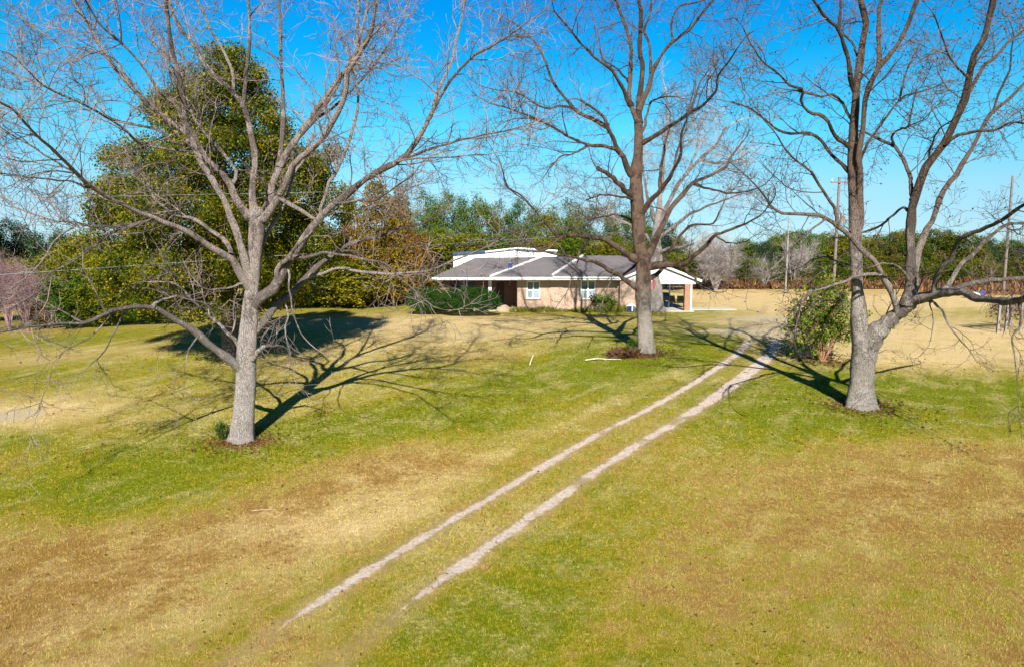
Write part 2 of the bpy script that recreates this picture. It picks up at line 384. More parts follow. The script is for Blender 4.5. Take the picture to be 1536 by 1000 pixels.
# ------------------------------------------------------------------ what grows where
# (u, v, radius across m, radius along m, value)
GREEN = [(980,520,4.5,4.5,.9),(900,545,5,3,.6),(1000,490,5,5,.6),(1090,495,5,4,.6),(1130,505,3,3,.4),(1400,598,9,3.0,.75),(1520,610,6,3,.5),(1420,650,6,2.2,.35),(1180,630,4,2,.25),(1200,585,4,3,.5),(1330,570,4,3,.3),
         (780,464,9,1.6,.6),(900,468,9,2,.7),(680,467,5,1.2,.4),(1040,470,4,5,.5),(60,510,8,3,.35),(100,560,7,4,.25),(0,660,2,1,.9),(350,600,6,3,.15),(880,500,5,4,.3),(640,575,6,3,.25),(820,560,5,3,.3)]
BROWN = [(820,480,10,5,.2),(700,500,8,5,.25),(480,800,2.2,1.0,.25),(1180,700,2.5,1.5,.3),(1460,760,3,1.8,.35),(1000,880,1.6,1.0,.3)]
STRAW = [(720,492,8,5.5,.8),(600,482,8,6,.75),(560,520,7,4,.45),(850,480,5,3.5,.35),(1150,455,12,14,.9),(1400,490,11,8,.85),(1500,520,7,5,.65),(1340,530,5,4,.65),(1120,485,5,3,.4),(1450,455,16,9,.75),(280,620,5,2.6,.15),(150,600,6,3,.18),
         (30,620,2.5,2.2,.75),(100,530,7,3.5,.35),(450,560,5,5,.2),(600,765,1.6,1.4,.35),(470,790,2.0,1.2,.3)]
BARE = [(22,622,1.3,1.2,1.0),(700,478,3,1.0,.5),(1060,497,2.8,.9,.55),(1160,500,3,3.5,.8),(1140,480,6,5,.55),(1190,480,3,5,.5),(1040,456,3.2,1.2,.5)]
SOIL = [(362,662,1.3,.55,.95),(570,454,4.2,3.2,1.2),(610,452,2.5,1.6,.9),(930,532,1.5,1.2,.55),(968,532,1.1,.7,.7),(1292,612,1.2,.6,.5),(1235,545,1.5,1.0,.5)]
def blobs(lst, x, y):
    o = np.zeros(x.shape)
    for (u, v, rx, ry, a) in lst:
        c = at(u, v); o += a * np.exp(-(((x - c[0]) / rx) ** 2 + ((y - c[1]) / ry) ** 2))
    return o
def cover(x, y):
    d, s = track_coords(x, y)
    q = (x - np.interp(y, CEN[:, 1], CEN[:, 0])) * .837          # across the run of the driveway
    g_ = lambda c, w_: np.exp(-((q - c) / w_) ** 2)
    near = 1 - sm(60, 80, y)
    g = 0.58 + .8 * blobs(GREEN, x, y) - .62 * blobs(BROWN, x, y)
    g = g - .62 * g_(-4.6, 1.9) * (1 - sm(18, 25, y)) - .45 * g_(-7.5, 2.2) * (1 - sm(14, 17, y)) + .50 * g_(-9.2, 3.4) * sm(15, 18, y) * (1 - sm(23, 27, y)) + .42 * g_(-6.0, 2.6) * sm(20, 25, y) * (1 - sm(32, 37, y))
    g = g + .50 * g_(2.2, 1.0) * (1 - sm(13, 17, y)) - .40 * g_(7.0, 2.8) * sm(11, 14, y) * (1 - sm(20, 24, y)) - .22 * g_(12, 4) * (1 - sm(20, 24, y)) + .25 * g_(3.2, 1.6) * sm(19, 24, y) * (1 - sm(36, 40, y))
    st = 0.03 + blobs(STRAW, x, y) + .28 * g_(-2.3, .8) * (1 - sm(30, 36, y)) + .10 * g_(1.9, .5) + .10 * g_(-12.5, 3.5) * sm(19, 23, y) * (1 - sm(40, 45, y)) + .16 * g_(-4.2, 1.4) * (1 - sm(18, 25, y))
    st = st + .14 * np.exp(-(d / .6) ** 2)
    g = g - .35 * sm(60, 75, y); st = st + .5 * sm(58, 72, y)
    return dict(green=np.clip(g, -.2, 1.2), straw=np.clip(st, 0, .95), bare=np.clip(blobs(BARE, x, y), 0, 1),
                soil=np.clip(blobs(SOIL, x, y), 0, 1), trk=d, trs=s, tw=rut_width(d, y))
def axis(lo, hi, step, far_lo, far_hi):
    a = list(np.arange(lo, hi + 1e-6, step)); st = step; x = a[-1]
    while x < far_hi: st *= 1.3; x += st; a.append(x)
    st = step; x = a[0]; pre = []
    while x > far_lo: st *= 1.3; x -= st; pre.append(x)
    return np.array(pre[::-1] + a)
X = axis(-60, 60, 0.4, -2500, 2500); Yy = axis(0, 100, 0.4, -300, 4000)
gx, gy = np.meshgrid(X, Yy); gx = gx.ravel(); gy = gy.ravel()
nx = len(X); ny = len(Yy)
ii = (np.arange(ny - 1)[:, None] * nx + np.arange(nx - 1)[None, :]).ravel()
Q = np.stack([ii, ii + 1, ii + nx + 1, ii + nx], 1)
o = link('ground', mkmesh('ground', np.stack([gx, gy, gz(gx, gy)], 1), Q, cover(gx, gy), True), None, M['lawn'])
tag(o, 'sloping lawn of patchy green and straw brown grass around the house', 'ground', kind='structure')
# the driveway: a strip following its course over the lawn
off = np.array([-1.25, -1.0, -.74, -.45, 0, .45, .74, 1.0, 1.25])
sel = (CEN[:, 1] > 3) & (CEN[:, 1] < 50)
c_ = np.repeat(CEN[sel], 1, 0); t_ = CT[sel]
fine = np.linspace(0, len(c_) - 1, len(c_) * 2 - 1)
c2 = np.stack([np.interp(fine, np.arange(len(c_)), c_[:, k]) for k in (0, 1)], 1)
t2 = np.stack([np.interp(fine, np.arange(len(c_)), t_[:, k]) for k in (0, 1)], 1)
px = c2[:, 0][:, None] + off[None] * t2[:, 1][:, None]; py = c2[:, 1][:, None] - off[None] * t2[:, 0][:, None]
px = px.ravel(); py = py.ravel(); k = len(off)
ii = (np.arange(len(c2) - 1)[:, None] * k + np.arange(k - 1)[None, :]).ravel()
Q = np.stack([ii, ii + 1, ii + k + 1, ii + k], 1)
o = link('driveway', mkmesh('driveway', np.stack([px, py, gz(px, py) + .014], 1), Q, cover(px, py), True), None, M['lawn'])
tag(o, 'two pale sandy wheel ruts with grass between them, crossing the lawn to the house', 'driveway', kind='structure')

# grass blades standing on the lawn nearest the drone
def grass_blades():
    n = 330000; d0, d1 = 5.5, 40.0
    d = d0 * (d1 / d0) ** rng.random(n); a = (rng.random(n) * 2 - 1) * 0.80
    x = d * np.sin(a); y = d * np.cos(a)
    tr, _ = track_coords(x, y); tw = rut_width(tr, y)
    keep = (np.abs(np.abs(tr) - .74) > tw + .10 * rng.random(n)); x = x[keep]; y = y[keep]; d = d[keep]
    cov = cover(x, y); n = len(x)
    keep = cov['bare'] + .6 * cov['soil'] < rng.random(n); x = x[keep]; y = y[keep]; d = d[keep]; cov = {k: v[keep] for k, v in cov.items()}; n = len(x)
    B = 3
    x = np.repeat(x, B) + rng.normal(size=n * B) * .02; y = np.repeat(y, B) + rng.normal(size=n * B) * .02; d = np.repeat(d, B)
    m = n * B; h = (0.014 + 0.024 * rng.random(m) ** 1.6) * (1 + .3 * np.clip(d / 20, 0, 1)); w_ = (.0022 + .0016 * rng.random(m)) * np.clip(d / 8, 1, 3.2)
    an = rng.random(m) * 2 * math.pi; lean = rng.normal(size=(m, 2)) * h[:, None] * .6
    z = gz(x, y) - .004 + np.where((np.abs(np.repeat(track_coords(x[::B], y[::B])[0], B)) < 1.25) & (y < 50), .014, 0)
    V = np.empty((m, 3, 3)); V[:, 0] = np.stack([x - w_ * np.cos(an), y - w_ * np.sin(an), z], 1)
    V[:, 1] = np.stack([x + w_ * np.cos(an), y + w_ * np.sin(an), z], 1)
    V[:, 2] = np.stack([x + lean[:, 0], y + lean[:, 1], z + h], 1)
    at_ = {k: np.repeat(v, B * 3) for k, v in cov.items() if k in ('green', 'straw', 'bare', 'soil')}
    at_['tip'] = np.tile([0, 0, 1.], m); at_['rnd'] = np.repeat(rng.random(m) ** 2, 3)
    o = link('grass', mkmesh('grass', V.reshape(-1, 3), np.arange(m * 3).reshape(-1, 3), at_), None, M['blade'])
    tag(o, 'short mixed green and dry brown grass blades covering the lawn', 'grass', kind='stuff')
grass_blades()
def litter():
    n = 26000; d = 5.5 * (50 / 5.5) ** rng.random(n); a = (rng.random(n) * 2 - 1) * .8; x = d * np.sin(a); y = d * np.cos(a); keep = rng.random(n) < .13
    for (u, v, k, s_) in ((362, 662, 3.2, 1), (969, 528, 3.5, 1), (1292, 610, 3.6, 1)):
        c = at(u, v); q = np.hypot(x - c[0], y - c[1]); keep |= rng.random(n) < np.exp(-(q / k) ** 2)
    x, y = x[keep], y[keep]
    for (u, v) in ((362, 662), (969, 528), (1292, 610), (1234, 541)):
        c = at(u, v); m = 900; rr = .3 + np.abs(rng.normal(size=m)) * .9; an = rng.random(m) * 6.28; x = np.concatenate([x, c[0] + rr * np.cos(an)]); y = np.concatenate([y, c[1] + rr * np.sin(an)])
    n = len(x); c = np.stack([x, y, gz(x, y) + .022 + .02 * rng.random(n)], 1)
    nr = norm(np.stack([rng.normal(size=n) * .5, rng.normal(size=n) * .5, np.ones(n)], 1)); t = norm(np.cross(nr, rng.normal(size=(n, 3)))); b_ = np.cross(nr, t)
    s_ = ((.014 + .024 * rng.random(n)) * np.clip(np.hypot(x, y) / 14, 1, 2.2))[:, None]
    V = np.stack([c - t * s_, c - b_ * s_ * .5, c + t * s_, c + b_ * s_ * .5], 1).reshape(-1, 3)
    o = link('leaf_litter', mkmesh('leaf_litter', V, np.arange(n * 4).reshape(-1, 4), {'v': np.repeat(rng.random(n), 4)}), None, M['deadleaf'])
    tag(o, 'small dead brown leaves scattered over the lawn and under the pecans', 'leaves', kind='stuff')
litter()

# ------------------------------------------------------------------ bare trees
def bare_tree(name, label, base_uv, depth, trunk, limbs, mats, dens, seed, leaves=0, group=None, flare=1.25, extra=1.0):
    """trunk: [(u,v,width px)], limbs: [(pts, w0, w1, depth change m)]"""
    r_ = np.random.default_rng(seed)
    b = at(*base_uv); Y0 = b[1]
    root = empty(name, b, label, 'tree', group)
    K = 26
    U = [np.array([(p[0], p[1]) for p in trunk], float)]; D = [np.full(len(trunk), Y0) + np.linspace(0, depth, len(trunk))]
    pts = [P(u, v, Y) for (u, v), Y in zip(U[0], D[0])]
    pts[0][2] = b[2] - .25
    rad = [t[2] / 2 * Y0 / F for t in trunk]
    tp, tr = resample(pts, rad, 40)
    kk = np.arange(40); s_ = np.linalg.norm(tp - tp[0], axis=1)
    tr = tr * (1 + (flare - 1) * np.exp(-s_ / .45)) * (1 + .03 * np.sin(s_ * 2.3 + seed) + .02 * np.sin(s_ * 5.1 + seed * 2))
    V, Qd = tubes(tp[None], tr[None], 20)
    # root flare lobes and bark ridges
    ang = np.arange(20) * 2 * math.pi / 20; V = V.reshape(40, 20, 3); c = tp[:, None, :]
    lob = 1 + .16 * np.exp(-s_ / .5)[:, None] * np.cos(ang * 5 + seed)[None] + .035 * np.cos(ang * 3 + s_[:, None] * 1.2)
    V = c + (V - c) * lob[:, :, None]; V += r_.normal(size=V.shape) * .006
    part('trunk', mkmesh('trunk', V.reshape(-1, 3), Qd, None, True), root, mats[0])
    paths = [tp]; rads = [tr]; segs_u = [U[0]]; segs_d = [D[0]]
    LP, LR, LOWV = [], [], []
    for (pl, w0, w1, dz) in limbs:
        pl = [tuple(map(float, p)) for p in pl]
        if pl[-1][1] < 14:
            a_, b_ = pl[-2], pl[-1]; dx, dy = b_[0] - a_[0], b_[1] - a_[1]; q = math.hypot(dx, dy) + 1e-6
            for s in (45, 95): pl.append((b_[0] + dx / q * s * .8 + r_.normal() * 6, b_[1] + dy / q * s))
        pl = np.array(pl)
        # where it leaves what was built before
        best = (1e9, Y0)
        for su, sd in zip(segs_u, segs_d):
            uu = np.concatenate([np.linspace(su[i], su[i + 1], 8) for i in range(len(su) - 1)]); dd = np.concatenate([np.linspace(sd[i], sd[i + 1], 8) for i in range(len(su) - 1)])
            q = np.hypot(*(uu - pl[0]).T); i = q.argmin()
            if q[i] < best[0] - 1: best = (q[i], dd[i], uu[i])
        if best[0] > 2: pl = np.vstack([best[2], pl])
        L_ = np.concatenate([[0], np.cumsum(np.hypot(*np.diff(pl, axis=0).T))]); tt = L_ / L_[-1]
        dep = best[1] + dz * tt * (0.75 + .25 * tt)
        segs_u.append(pl); segs_d.append(dep)
        wpx = w0 + (w1 - w0) * tt ** .8
        pts = [P(u, v, Y) for (u, v), Y in zip(pl, dep)]
        q, rr = resample(pts, wpx * .93 / 2 * dep / F, K)
        j = r_.normal(size=(K, 3)) * .5; j = (j + np.roll(j, 1, 0) + np.roll(j, -1, 0)) / 3; j[0] = 0
        q = q + j * np.minimum(rr * 1.3, .10)[:, None]
        rr = rr * (1 + .07 * r_.normal(size=K))
        sL = np.linalg.norm(q - q[0], axis=1); rr = rr * (1 + .45 * np.exp(-sL / (rr[0] * 2.5)) + .10 * np.sin(sL * 3.1 + r_.random() * 6) * np.sin(sL * 1.3 + r_.random() * 6))
        LOWV.append(pl[len(pl) // 3:, 1].mean()); LP.append(q); LR.append(np.maximum(rr, .009))
    LP = np.array(LP); LR = np.array(LR)
    for i in range(len(LP)):
        V, Qd = tubes(LP[i:i + 1], LR[i:i + 1], 9 if LR[i, 0] > .05 else 6)
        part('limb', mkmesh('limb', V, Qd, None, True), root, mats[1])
    sp, l1, l2, l3 = dens
    # twigs, three orders
    tipd = LP[:, -1] - LP[:, -3]
    VV, QQ = [], []; nv = 0
    def put(p_, r0, S):
        nonlocal nv
        V, q = tubes(p_, r0, S); VV.append(V); QQ.append(q + nv); nv += len(V)
    idx, t, Ls = per_length(LP, sp, .20, .99, r_, .55)
    kp = r_.random(len(idx)) < np.where(np.array(LOWV)[idx] > 335, .32, 1.0); idx, t = idx[kp], t[kp]
    ln = l1 * (0.55 + .9 * r_.random(len(idx))) * (1.1 - .55 * t)
    p1, r1 = spawn(LP, LR, idx, t, ln, R(28) + R(45) * r_.random(len(idx)), 9, .13, .035, None, .55, .0115, .35, .009, r_)
    # leader continuing each limb
    pt, rt_ = spawn(LP, LR, np.arange(len(LP)), np.full(len(LP), .995), l1 * (.7 + .6 * r_.random(len(LP))), np.full(len(LP), .12), 9, .09, .01, None, .9, .02, .3, .008, r_)
    p1 = np.concatenate([p1, pt]); r1 = np.concatenate([r1, rt_])
    put(p1, r1, 5)
    idx, t, Ls = per_length(p1, .20 / extra, .12, .98, r_)
    p2, r2 = spawn(p1, r1, idx, t, l2 * (.45 + 1.0 * r_.random(len(idx))), R(30) + R(40) * r_.random(len(idx)), 7, .16, .03, None, .6, .010, .5, .0078, r_)
    put(p2, r2, 3)
    idx, t, Ls = per_length(p2, .20 / extra, .15, .98, r_)
    p3, r3 = spawn(p2, r2, idx, t, l3 * (.4 + 1.1 * r_.random(len(idx))), R(30) + R(40) * r_.random(len(idx)), 4, .2, .04, None, .7, .012, .65, .0060, r_)
    put(p3, r3, 3)
    part('twigs', mkmesh('twigs', np.vstack(VV), np.vstack(QQ), None, False), root, mats[2])
    if leaves:
        k = r_.integers(0, len(p3), leaves); c = p3[k, -1]
        c = c[r_.random(leaves) < 1]
        put_leaves(root, c, r_, .022, .05, M['deadleaf'], 'leaves')
    return root
def leaf_quads(c, nrm, size, r_, aspect=.55):
    n = len(c); a = norm(np.cross(nrm, r_.normal(size=(n, 3)))); b_ = np.cross(nrm, a)
    s = size[:, None]
    V = np.stack([c - a * s, c - b_ * s * aspect, c + a * s, c + b_ * s * aspect], 1)
    return V.reshape(-1, 3), np.arange(n * 4).reshape(-1, 4)
def put_leaves(root, c, r_, s0, s1, m, name):
    n = len(c); V, Qd = leaf_quads(c, norm(r_.normal(size=(n, 3))), s0 + (s1 - s0) * r_.random(n), r_)
    return part(name, mkmesh(name, V, Qd, {'v': np.repeat(r_.random(n), 4)}), root, m)

T1 = [(362,664,36),(364,640,31),(366,610,29),(368,580,29),(369,548,31),(371,515,28),(374,485,25),(377,450,22),(380,420,19),(382,385,19),(384,352,22),(386,325,23),(386,312,18)]
L1 = [([(380,330),(367,316),(354,296),(343,275),(320,245),(306,231),(289,204),(279,184),(272,136),(269,112),(258,68),(252,20),(250,0)],13,4,-4),
 ([(345,280),(354,258),(327,221),(306,200),(289,170),(281,150),(262,120),(240,60)],6,2,3),
 ([(384,325),(381,306),(379,272),(381,231),(372,190),(364,163),(347,136),(327,112),(306,92),(289,68),(275,51),(262,30),(255,8)],12,3,2),
 ([(364,163),(366,136),(369,102),(372,75),(374,34),(372,0)],7,3,-1.5),
 ([(350,137),(350,119),(345,102),(335,75),(318,48),(306,20),(296,0)],5,2.5,2),
 ([(390,330),(398,318),(405,300),(408,272),(418,252),(435,221),(452,197),(476,170),(503,136),(520,105),(536,75),(553,51),(561,20),(563,0)],13,3.5,3),
 ([(392,335),(400,325),(414,303),(428,279),(442,245),(472,218),(492,196),(509,165),(519,141),(520,114),(533,92),(547,70),(557,48),(562,22),(564,0)],12,3.5,-4.5),
 ([(418,252),(424,220),(427,165),(424,132),(422,95),(421,55),(420,22),(418,0)],8,3,5),
 ([(452,197),(461,185),(481,154),(505,123),(527,101),(534,88),(536,44),(538,0)],7,3,2),
 ([(450,202),(472,180),(494,167),(514,150),(545,118),(575,80),(600,40)],6,2,4),
 ([(477,330),(482,315),(490,289),(494,272),(507,252),(520,220),(531,187),(538,154),(535,123),(531,99),(540,60),(552,10)],7,2.5,-2),
 ([(378,460),(391,448),(412,432),(422,406),(438,386),(451,365),(464,344),(477,328),(495,310),(516,295),(537,279),(558,263),(581,250),(604,235),(621,214),(638,187),(652,160),(669,129),(692,102),(713,82),(740,68),(781,41)],17,2.5,-4),
 ([(645,177),(658,136),(679,85),(689,44),(696,10)],5,2.5,3),
 ([(604,240),(652,221),(706,207),(767,194)],5,2,-3),
 ([(545,272),(560,258),(604,241),(686,235),(730,232)],4,1.8,4),
 ([(376,500),(399,479),(412,458),(433,445),(451,425),(474,406),(495,388),(516,370),(542,361),(568,357),(589,349),(610,341),(625,337),(651,328)],15,2.5,3.5),
 ([(568,357),(576,336),(581,318),(591,302)],4,2.5,-1),
 ([(440,385),(455,386),(472,383),(490,380),(516,383),(537,388),(563,392),(581,396),(599,417),(620,435),(651,461)],6,2,-4),
 ([(462,414),(482,409),(508,401),(537,406),(563,410),(589,413),(620,409),(651,404),(680,391),(720,375),(760,355)],6,2,-6),
 ([(430,396),(432,410),(435,437),(441,474),(451,500)],4,1.6,-1),
 ([(412,432),(415,420),(420,401),(432,388),(445,370),(470,345)],10,4,-1.5),
 ([(500,305),(516,305),(542,301),(563,300),(584,287),(600,275)],5,2,-2),
 ([(379,440),(366,386),(356,352),(346,323),(333,292),(317,263),(307,250),(294,224),(286,206),(270,193),(250,177),(229,162),(213,146),(192,125),(177,109),(150,68),(133,37),(115,10)],14,3,-3),
 ([(284,205),(270,170),(258,153),(238,136),(211,95),(170,54),(150,37),(129,3)],6,2,-4),
 ([(371,430),(356,396),(346,383),(325,373),(304,362),(278,349),(252,339),(226,328),(198,315),(166,299),(135,281),(114,258),(88,232),(62,211),(44,193),(23,167),(-10,148)],13,3,-8),
 ([(130,279),(112,260),(78,240),(47,219),(23,206),(-10,184)],4,2,-1),
 ([(132,281),(120,277),(99,271),(52,267),(-6,259)],3.5,1.8,-2),
 ([(226,329),(195,336),(166,341),(135,340),(114,334),(78,330),(47,320),(18,310)],5,1.8,2),
 ([(114,338),(84,358),(68,383),(46,411),(19,430)],3,1.6,-1),
 ([(350,380),(335,360),(314,347),(296,334),(278,326),(257,321),(244,308),(234,300),(226,286),(203,263),(192,232)],8,2,4),
 ([(327,226),(320,224),(286,227),(255,224),(229,220),(208,215),(187,195),(156,175),(135,162),(109,149),(86,141),(60,125),(30,95)],6,2,-5),
 ([(288,208),(269,218),(238,197),(204,190),(170,180),(136,163),(102,146),(68,129),(34,116),(0,102)],6,2,3),
 ([(200,128),(190,116),(170,88),(129,75),(88,65),(51,41),(20,17)],4,2,3),
 ([(366,558),(357,549),(336,532),(311,515),(290,494),(260,477),(235,461),(193,461),(160,469),(126,484),(84,486),(42,490),(4,498)],15,2.5,-6.5),
 ([(229,458),(244,450),(265,444)],5,3,.5),
 ([(175,466),(161,479),(133,507),(102,523),(87,538),(77,560)],3.5,1.5,-1),
 ([(190,463),(183,476),(167,507),(155,529),(133,550)],3.5,1.5,1),
 ([(220,331),(174,346),(136,374),(108,393),(74,411),(59,436),(30,455)],5,1.8,-3),
 ([(369,540),(358,520),(344,502),(319,477),(294,456),(280,440),(262,425)],8,2.5,3),
 ([(374,545),(384,532),(391,524),(399,521)],9,6,-.4),
 ([(372,423),(340,432),(314,435),(301,430)],5,2,-1.5),
 ([(392,325),(399,310),(400,292)],7,4,-.5),
 ([(388,375),(395,365),(405,344),(421,321),(434,287),(444,256),(455,240),(470,200)],7,3,3.5),
 ([(126,484),(100,470),(70,455),(30,440)],3,1.5,2),
 ([(300,503),(285,520),(278,545)],3,1.2,-1),
 ([(425,450),(432,470),(428,495),(435,530)],3,1.2,-1)]
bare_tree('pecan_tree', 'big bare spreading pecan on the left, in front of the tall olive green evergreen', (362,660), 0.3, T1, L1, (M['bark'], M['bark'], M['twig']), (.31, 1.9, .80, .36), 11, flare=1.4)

T2 = [(970,530,28),(969,515,24),(968,500,23),(967,482,21),(965,462,21),(964,447,25),(965,425,24),(965,402,20),(961,376,19),(958,345,19),(956,311,21),(954,285,20),(954,259,17),(957,236,14),(958,215,13),(958,180,12)]
L2 = [([(958,185),(958,170),(959,143),(964,102),(959,78),(961,51),(963,20),(958,0)],10,4,0),
 ([(959,165),(961,156),(975,129),(978,109),(992,85),(1009,65),(1032,44),(1053,20),(1070,0)],8,2.5,-4),
 ([(1009,64),(1007,34),(1019,10),(1050,2)],4,2,2),
 ([(977,110),(975,68),(966,48),(975,20),(978,0)],5,2.5,3),
 ([(956,180),(952,173),(944,146),(944,112),(944,65),(934,31),(924,0)],8,3,3),
 ([(946,160),(934,133),(917,105),(893,88),(876,71),(862,54),(845,34),(832,17)],7,2,-4),
 ([(941,122),(924,102),(907,92)],4,2,2),
 ([(954,265),(944,258),(935,235),(924,218),(913,190),(907,177),(886,160),(870,150)],11,3,-2),
 ([(912,192),(890,180),(869,167),(852,153),(839,136),(825,112),(818,92),(808,71),(791,51),(767,31)],7,2,3),
 ([(865,165),(842,158),(822,163),(798,153),(774,139),(750,136)],4,2,-3),
 ([(928,226),(903,219),(883,218),(856,207),(835,194),(808,180),(774,167),(740,156)],6,2,-6),
 ([(885,218),(859,231),(842,235),(825,252)],4,2.5,-1),
 ([(950,295),(941,289),(924,272),(907,258),(896,250)],10,6,-2),
 ([(962,215),(971,211),(992,197),(1022,177),(1046,163),(1063,150),(1075,136),(1077,116),(1094,92),(1107,71)],8,2,-5),
 ([(1036,168),(1043,143),(1053,119),(1066,102)],4,2,3),
 ([(960,200),(966,190),(971,167),(978,153),(998,146)],5,2.5,3),
 ([(960,325),(968,313),(978,299),(992,282),(1005,269),(1012,252),(1022,231),(1022,204),(1030,180)],10,2.5,-3),
 ([(992,282),(990,258),(995,238),(998,218),(1005,190)],6,2.5,2),
 ([(962,396),(970,386),(976,376),(984,355),(994,337),(1005,316),(1020,295),(1041,275),(1062,263),(1088,251),(1096,238),(1115,212)],13,2.5,4),
 ([(960,432),(948,426),(930,414),(912,404),(896,396),(880,390),(845,384),(815,378)],10,2.5,-4),
 ([(962,395),(945,384),(927,371),(906,360),(886,356),(855,352),(836,359),(821,374),(805,374),(793,356),(771,349)],12,2.5,-5),
 ([(838,357),(818,334),(802,315),(780,293),(761,281),(752,249)],5,2,-1),
 ([(966,402),(976,399),(997,397),(1020,397),(1036,386),(1057,371),(1072,353),(1088,347),(1114,337),(1140,324)],12,2.5,-5),
 ([(1020,398),(1036,412),(1049,428)],6,3,-1),
 ([(970,420),(985,412),(996,400),(1000,385),(1015,360),(1026,347),(1041,337),(1067,337),(1078,319)],8,2.5,3),
 ([(886,357),(872,372),(866,395),(858,410)],4,2,-1),
 ([(957,345),(945,330),(925,322),(905,325),(880,330)],5,2,5),
 ([(956,300),(930,295),(905,292),(880,300)],4,2,-4),
 ([(1041,276),(1070,285),(1100,290),(1130,285)],4,2,-3),
 ([(1072,354),(1095,365),(1120,362)],3,1.5,-2)]
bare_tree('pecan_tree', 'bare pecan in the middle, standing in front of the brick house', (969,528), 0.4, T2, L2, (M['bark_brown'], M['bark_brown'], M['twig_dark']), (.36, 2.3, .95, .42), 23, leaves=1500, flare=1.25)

T3 = [(1292,611,38),(1292,596,35),(1293,575,33),(1294,550,34),(1297,528,38),(1300,510,40)]
L3 = [([(1296,525),(1291,503),(1288,482),(1287,453),(1286,424),(1285,399),(1283,363),(1282,327),(1280,272),(1278,221),(1280,177),(1283,150),(1285,126),(1290,99),(1295,68),(1300,41),(1295,14),(1292,0)],24,6,-1),
 ([(1289,345),(1291,326),(1290,272),(1286,235),(1293,197),(1300,153),(1309,122),(1320,99),(1339,78),(1356,51),(1368,20),(1376,0)],11,5,-2.5),
 ([(1319,100),(1319,68),(1317,34),(1319,10),(1323,0)],7,4,1.5),
 ([(1283,135),(1278,122),(1271,92),(1264,65),(1254,41),(1237,24),(1220,0)],7,3,-3),
 ([(1257,46),(1261,20),(1261,0)],4.5,3,1),
 ([(1290,98),(1281,68),(1264,51)],4,3,2),
 ([(1279,225),(1271,218),(1254,204),(1237,177),(1213,167),(1200,150),(1206,136),(1186,129),(1166,109),(1145,92),(1125,65)],7,2,-3),
 ([(1280,185),(1275,177),(1264,156),(1251,144),(1227,144),(1196,136)],5,2.5,2),
 ([(1281,265),(1269,255),(1251,238),(1234,214),(1217,201),(1190,201),(1166,194),(1149,180),(1125,163),(1098,153)],7,2,3),
 ([(1289,250),(1292,238),(1305,211),(1322,187),(1339,163),(1360,143),(1387,136),(1414,126)],5,2,4),
 ([(1349,152),(1356,119),(1366,92),(1380,68)],3.5,2,2),
 ([(1299,520),(1317,496),(1335,482),(1353,467),(1364,453),(1370,440)],30,17,-1.2),
 ([(1362,456),(1366,424),(1366,399),(1366,352),(1368,316),(1373,292),(1383,258),(1400,235),(1417,214),(1431,184),(1445,150),(1451,119),(1453,88),(1468,61),(1479,34),(1487,0)],17,7,-2),
 ([(1348,472),(1346,464),(1335,438),(1324,413),(1314,395),(1292,374),(1270,352),(1249,334),(1227,323),(1202,321),(1173,321),(1155,309),(1148,298)],11,4,-3),
 ([(1256,341),(1252,316),(1242,298),(1230,279),(1213,255),(1193,241),(1179,224),(1166,204),(1152,187)],6,2,-2),
 ([(1322,412),(1292,413),(1270,420),(1242,431),(1213,438)],6,3,-2),
 ([(1236,330),(1213,348),(1191,366),(1177,384),(1155,406)],3.5,1.6,-1),
 ([(1370,300),(1368,285),(1366,265),(1356,241),(1339,218),(1312,207)],8,4,2),
 ([(1339,219),(1341,200),(1363,189),(1380,183)],4,2,-2),
 ([(1352,193),(1363,188),(1370,153),(1376,132)],3,2,1),
 ([(1419,218),(1434,204),(1465,197),(1492,195),(1516,184),(1540,185)],6,3,-2),
 ([(1446,143),(1462,122),(1479,99),(1506,71),(1545,35)],6,4,2),
 ([(1395,240),(1397,218),(1407,197),(1428,180)],3.5,2,-2),
 ([(1368,445),(1372,430),(1375,395),(1389,352),(1400,327),(1414,292),(1441,252),(1462,218),(1468,201),(1489,170),(1516,146),(1545,112)],12,4,3),
 ([(1489,170),(1499,136),(1512,109),(1516,88),(1520,50)],4,2,1),
 ([(1364,456),(1386,446),(1414,440),(1440,439),(1465,446),(1490,451),(1512,453),(1545,445)],16,10,-5.5),
 ([(1425,438),(1440,431),(1458,424),(1486,420),(1545,416)],9,6,3),
 ([(1402,441),(1404,417),(1411,402),(1429,384),(1443,359),(1461,348),(1490,338),(1512,323),(1545,300)],9,5,-4),
 ([(1416,438),(1429,420),(1440,399),(1465,374),(1483,356),(1508,338),(1545,333)],9,4,2),
 ([(1375,452),(1400,453),(1414,467),(1422,485),(1432,500)],5,2.5,-1),
 ([(1366,425),(1360,413),(1346,399),(1328,395),(1308,400)],6,2,-2),
 ([(1368,318),(1355,312),(1338,325),(1318,340),(1303,345)],5,3,2),
 ([(1530,450),(1532,475),(1530,490),(1518,508),(1522,535),(1525,558)],4,1.8,-.5),
 ([(1213,438),(1203,455),(1196,480)],3,1.5,-1),
 ([(1285,400),(1262,395),(1235,385),(1215,392)],4,2,4),
 ([(1395,456),(1400,480),(1396,510)],2.5,1.2,-2),
 ([(1455,120),(1430,95),(1415,60),(1400,20)],4,2,-2)]
bare_tree('pecan_tree', 'bare fork trunked pecan with a long level limb, right of the sandy ruts', (1292,610), 0.0, T3, L3, (M['bark_grey'], M['bark_grey'], M['twig_dark']), (.42, 1.9, .78, .36), 37, leaves=4200, flare=1.5, extra=1.0)

